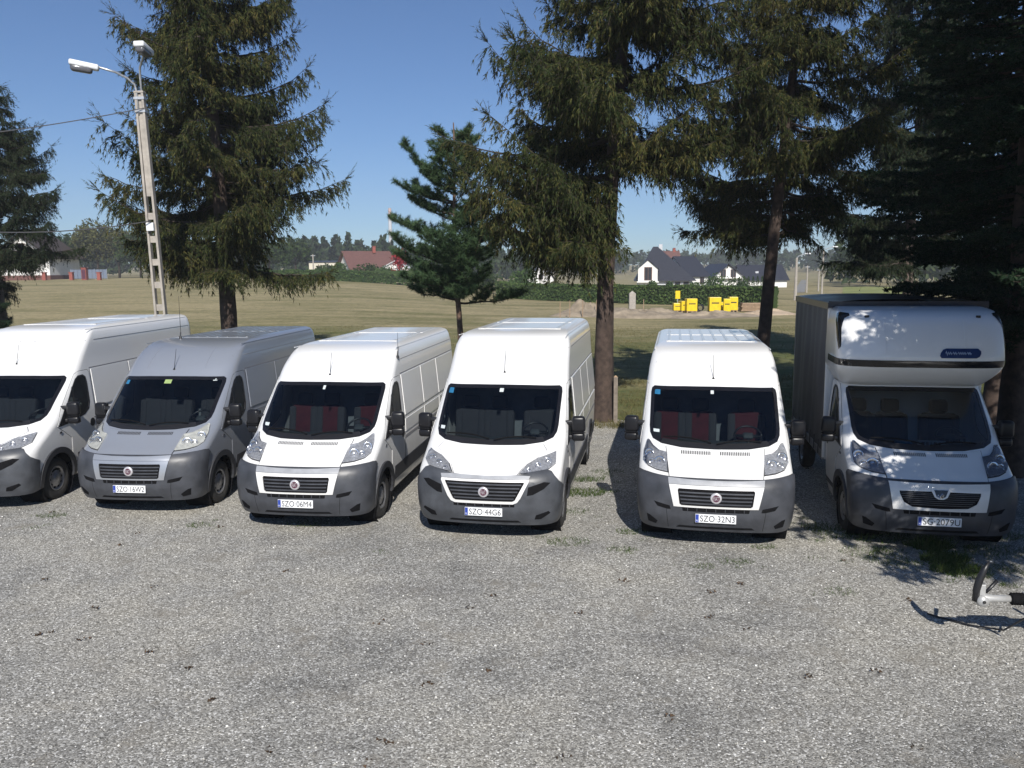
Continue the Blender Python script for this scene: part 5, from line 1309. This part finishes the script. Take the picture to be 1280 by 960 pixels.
far_pole('short slim pole just left of the tallest lamp pole', 1024, 130, 336)
far_pole('thin pole right of the bungalow behind the larch', 391, 128, 318)
far_pole('slim pole behind the left part of the clipped hedge', 711, 112, 322)
road = []
for Y in np.linspace(125, 260, 30): road.append((xat(1006, Y)-1.5, Y))
V = [(x+d, y, gzf(x+d, y)+.03) for x, y in road for d in (-.9, .9)]
tag(link('far_road', mesh_np('road', V, [(2*k, 2*k+1, 2*k+3, 2*k+2) for k in range(len(road)-1)]), simple('worn_asphalt', (.22, .215, .20), .9)), kind='structure')
V = [(xat(1050, 118), 118, .04), (xat(1330, 118), 118, .04), (xat(1330, 150), 150, .5), (xat(1050, 150), 150, .5)]
M['meadow'] = simple('lime_meadow_ground', (.20, .22, .06), .95, var=.3, scale=.3)
tag(link('far_meadow', mesh_np('meadow', [(x, y, gzf(x, y)+.05) for x, y in ((xat(1048, 112), 112), (xat(1340, 112), 112), (xat(1340, 160), 160), (xat(1048, 160), 160))], [(0, 1, 2, 3)]), M['meadow']), kind='structure')

# ------------------------------------------------------------------ small things in the yard
x, y = 2.52, 19.45; r = empty('wooden_stake', (x, y, 0)); tag(r, 'grey wooden stake against the thick larch trunk', 'stake')
MB().box(-.05, .05, -.03, .03, -.2, 1.12).build('shaft', M['oldwood'], r, False, .006); MB().add([(-.05,-.03,1.121),(.05,-.03,1.121),(.05,.03,1.121),(-.05,.03,1.121),(0,0,1.17)], [(0,1,4),(1,2,4),(2,3,4),(3,0,4)]).build('tip', M['wood'], r)

rng = np.random.default_rng(55)
def blades(spots):
    out = []
    for x, y, r, h, n in spots:
        a = rng.random(n)*6.283; rr = r*np.sqrt(rng.random(n)); P = np.stack([x+rr*np.cos(a)*1.4, y+rr*np.sin(a)*.8, np.zeros(n)], 1); P[:, 2] = np.where(P[:, 1] > 19, gz(P[:, 0], P[:, 1]), 0)
        D = rng.normal(0, .55, (n, 3)); D[:, 2] = 1; out.append(needles(P, D/np.linalg.norm(D, axis=1, keepdims=True), h, max(.006, .10*h), .22))
    V = np.concatenate(out); return mesh_np('blades', V, np.arange(len(V)).reshape(-1, 3))
M['weed'] = leaf('weed_green', [(.2, (.035, .065, .018)), (.5, (.065, .105, .028)), (.9, (.13, .15, .05))], 2, .25)
M['drygrass'] = leaf('dry_grass', [(.2, (.075, .080, .030)), (.5, (.13, .12, .05)), (.9, (.22, .18, .09))], .35, .2)
def g0(px, py): 
    p = at(px, py, 10.0); c = Vector((0, 0, CAM_H)); d = p-c; t = -CAM_H/d.z; q = c+d*t; return q.x, q.y
spots = []
for px, py, r, h, n in ((65, 645, .16, .05, 70), (250, 657, .14, .05, 60), (385, 655, .2, .05, 60), (710, 678, .20, .06, 90), (725, 617, .28, .09, 220), (735, 600, .2, .08, 120), (715, 640, .2, .06, 60), (790, 665, .16, .06, 80), (775, 688, .14, .05, 60), (918, 702, .16, .05, 60), (880, 708, .12, .04, 40), (955, 684, .12, .05, 40),
                        (1060, 668, .30, .07, 150), (1090, 690, .28, .06, 120), (1110, 700, .22, .06, 110), (1165, 685, .16, .17, 220), (1180, 700, .20, .13, 260), (1195, 712, .22, .11, 260), (1210, 718, .2, .08, 160), (1250, 690, .3, .07, 130), (1262, 712, .2, .06, 90), (1145, 660, .2, .10, 90), (1100, 672, .3, .09, 150), (1030, 660, .22, .08, 120),
                        (1050, 740, .14, .04, 40), (1130, 706, .18, .05, 70), (1235, 670, .3, .08, 120), (760, 590, .2, .06, 60), (480, 690, .10, .03, 15), (40, 660, .1, .03, 20)):
    x, y = g0(px, py); spots.append((x, y, r*1.1, h, int(n*2.2)))
    for q in range(3): spots.append((x+rng.normal(0, r*1.5), y+rng.normal(0, r), r*.4, h*.6, n//5))
tag(link('weed_patches', blades(spots), M['weed']), 'green weeds and grass sprouting through the gravel', 'weeds', kind='stuff')
gs = []
for k in range(1700):
    y = 18.9+9*rng.random()**1.6; x = -17+33*rng.random(); gs.append((x, y, .35, .07+.09*rng.random(), 42))
for k in range(1100):
    y = 26+26*rng.random(); x = -26+48*rng.random(); gs.append((x, y, .8, .09+.08*rng.random(), 28))
tag(link('field_grass', blades(gs), M['drygrass']), 'rough grass at the field edge under the trees', 'grass', kind='stuff')
# fallen larch twigs, cones and leaves
def litter(n):
    y = 4+14*rng.random(n)**1.2; x = (rng.random(n)*2-1)*y*.66; out = []
    k = np.repeat(np.arange(n), 6); P = np.stack([x[k]+rng.normal(0, .035, len(k)), y[k]+rng.normal(0, .028, len(k)), .012+.012*rng.random(len(k))], 1)
    D = rand_unit(len(k)); D[:, 2] *= .25; V = needles(P, D, .036, .026, .3); return mesh_np('litter', V, np.arange(len(V)).reshape(-1, 3))
M['litter'] = leaf('brown_litter', [(.2, (.030, .022, .016)), (.5, (.065, .045, .030)), (.9, (.13, .085, .055))], 3, .05)
tag(link('fallen_litter', litter(85), M['litter']), 'brown fallen leaves and cone scraps on the gravel', 'litter', kind='stuff')

# ------------------------------------------------------------------ air between here and the horizon
hz = MB().box(-900, 900, -70, 640, -2.0, 62).build('haze', None); tag(hz, 'thin summer haze in the distance', 'haze', kind='stuff')
hm = bpy.data.materials.new('summer_haze'); hm.use_nodes = True; ht = hm.node_tree; ht.nodes.clear()
ho = ht.nodes.new('ShaderNodeOutputMaterial'); hv = ht.nodes.new('ShaderNodeVolumePrincipled')
hv.inputs['Color'].default_value = (.86, .90, .97, 1); hv.inputs['Density'].default_value = .0006; hv.inputs['Anisotropy'].default_value = 0.0
ht.links.new(hv.outputs[0], ho.inputs['Volume']); hz.data.materials.append(hm)
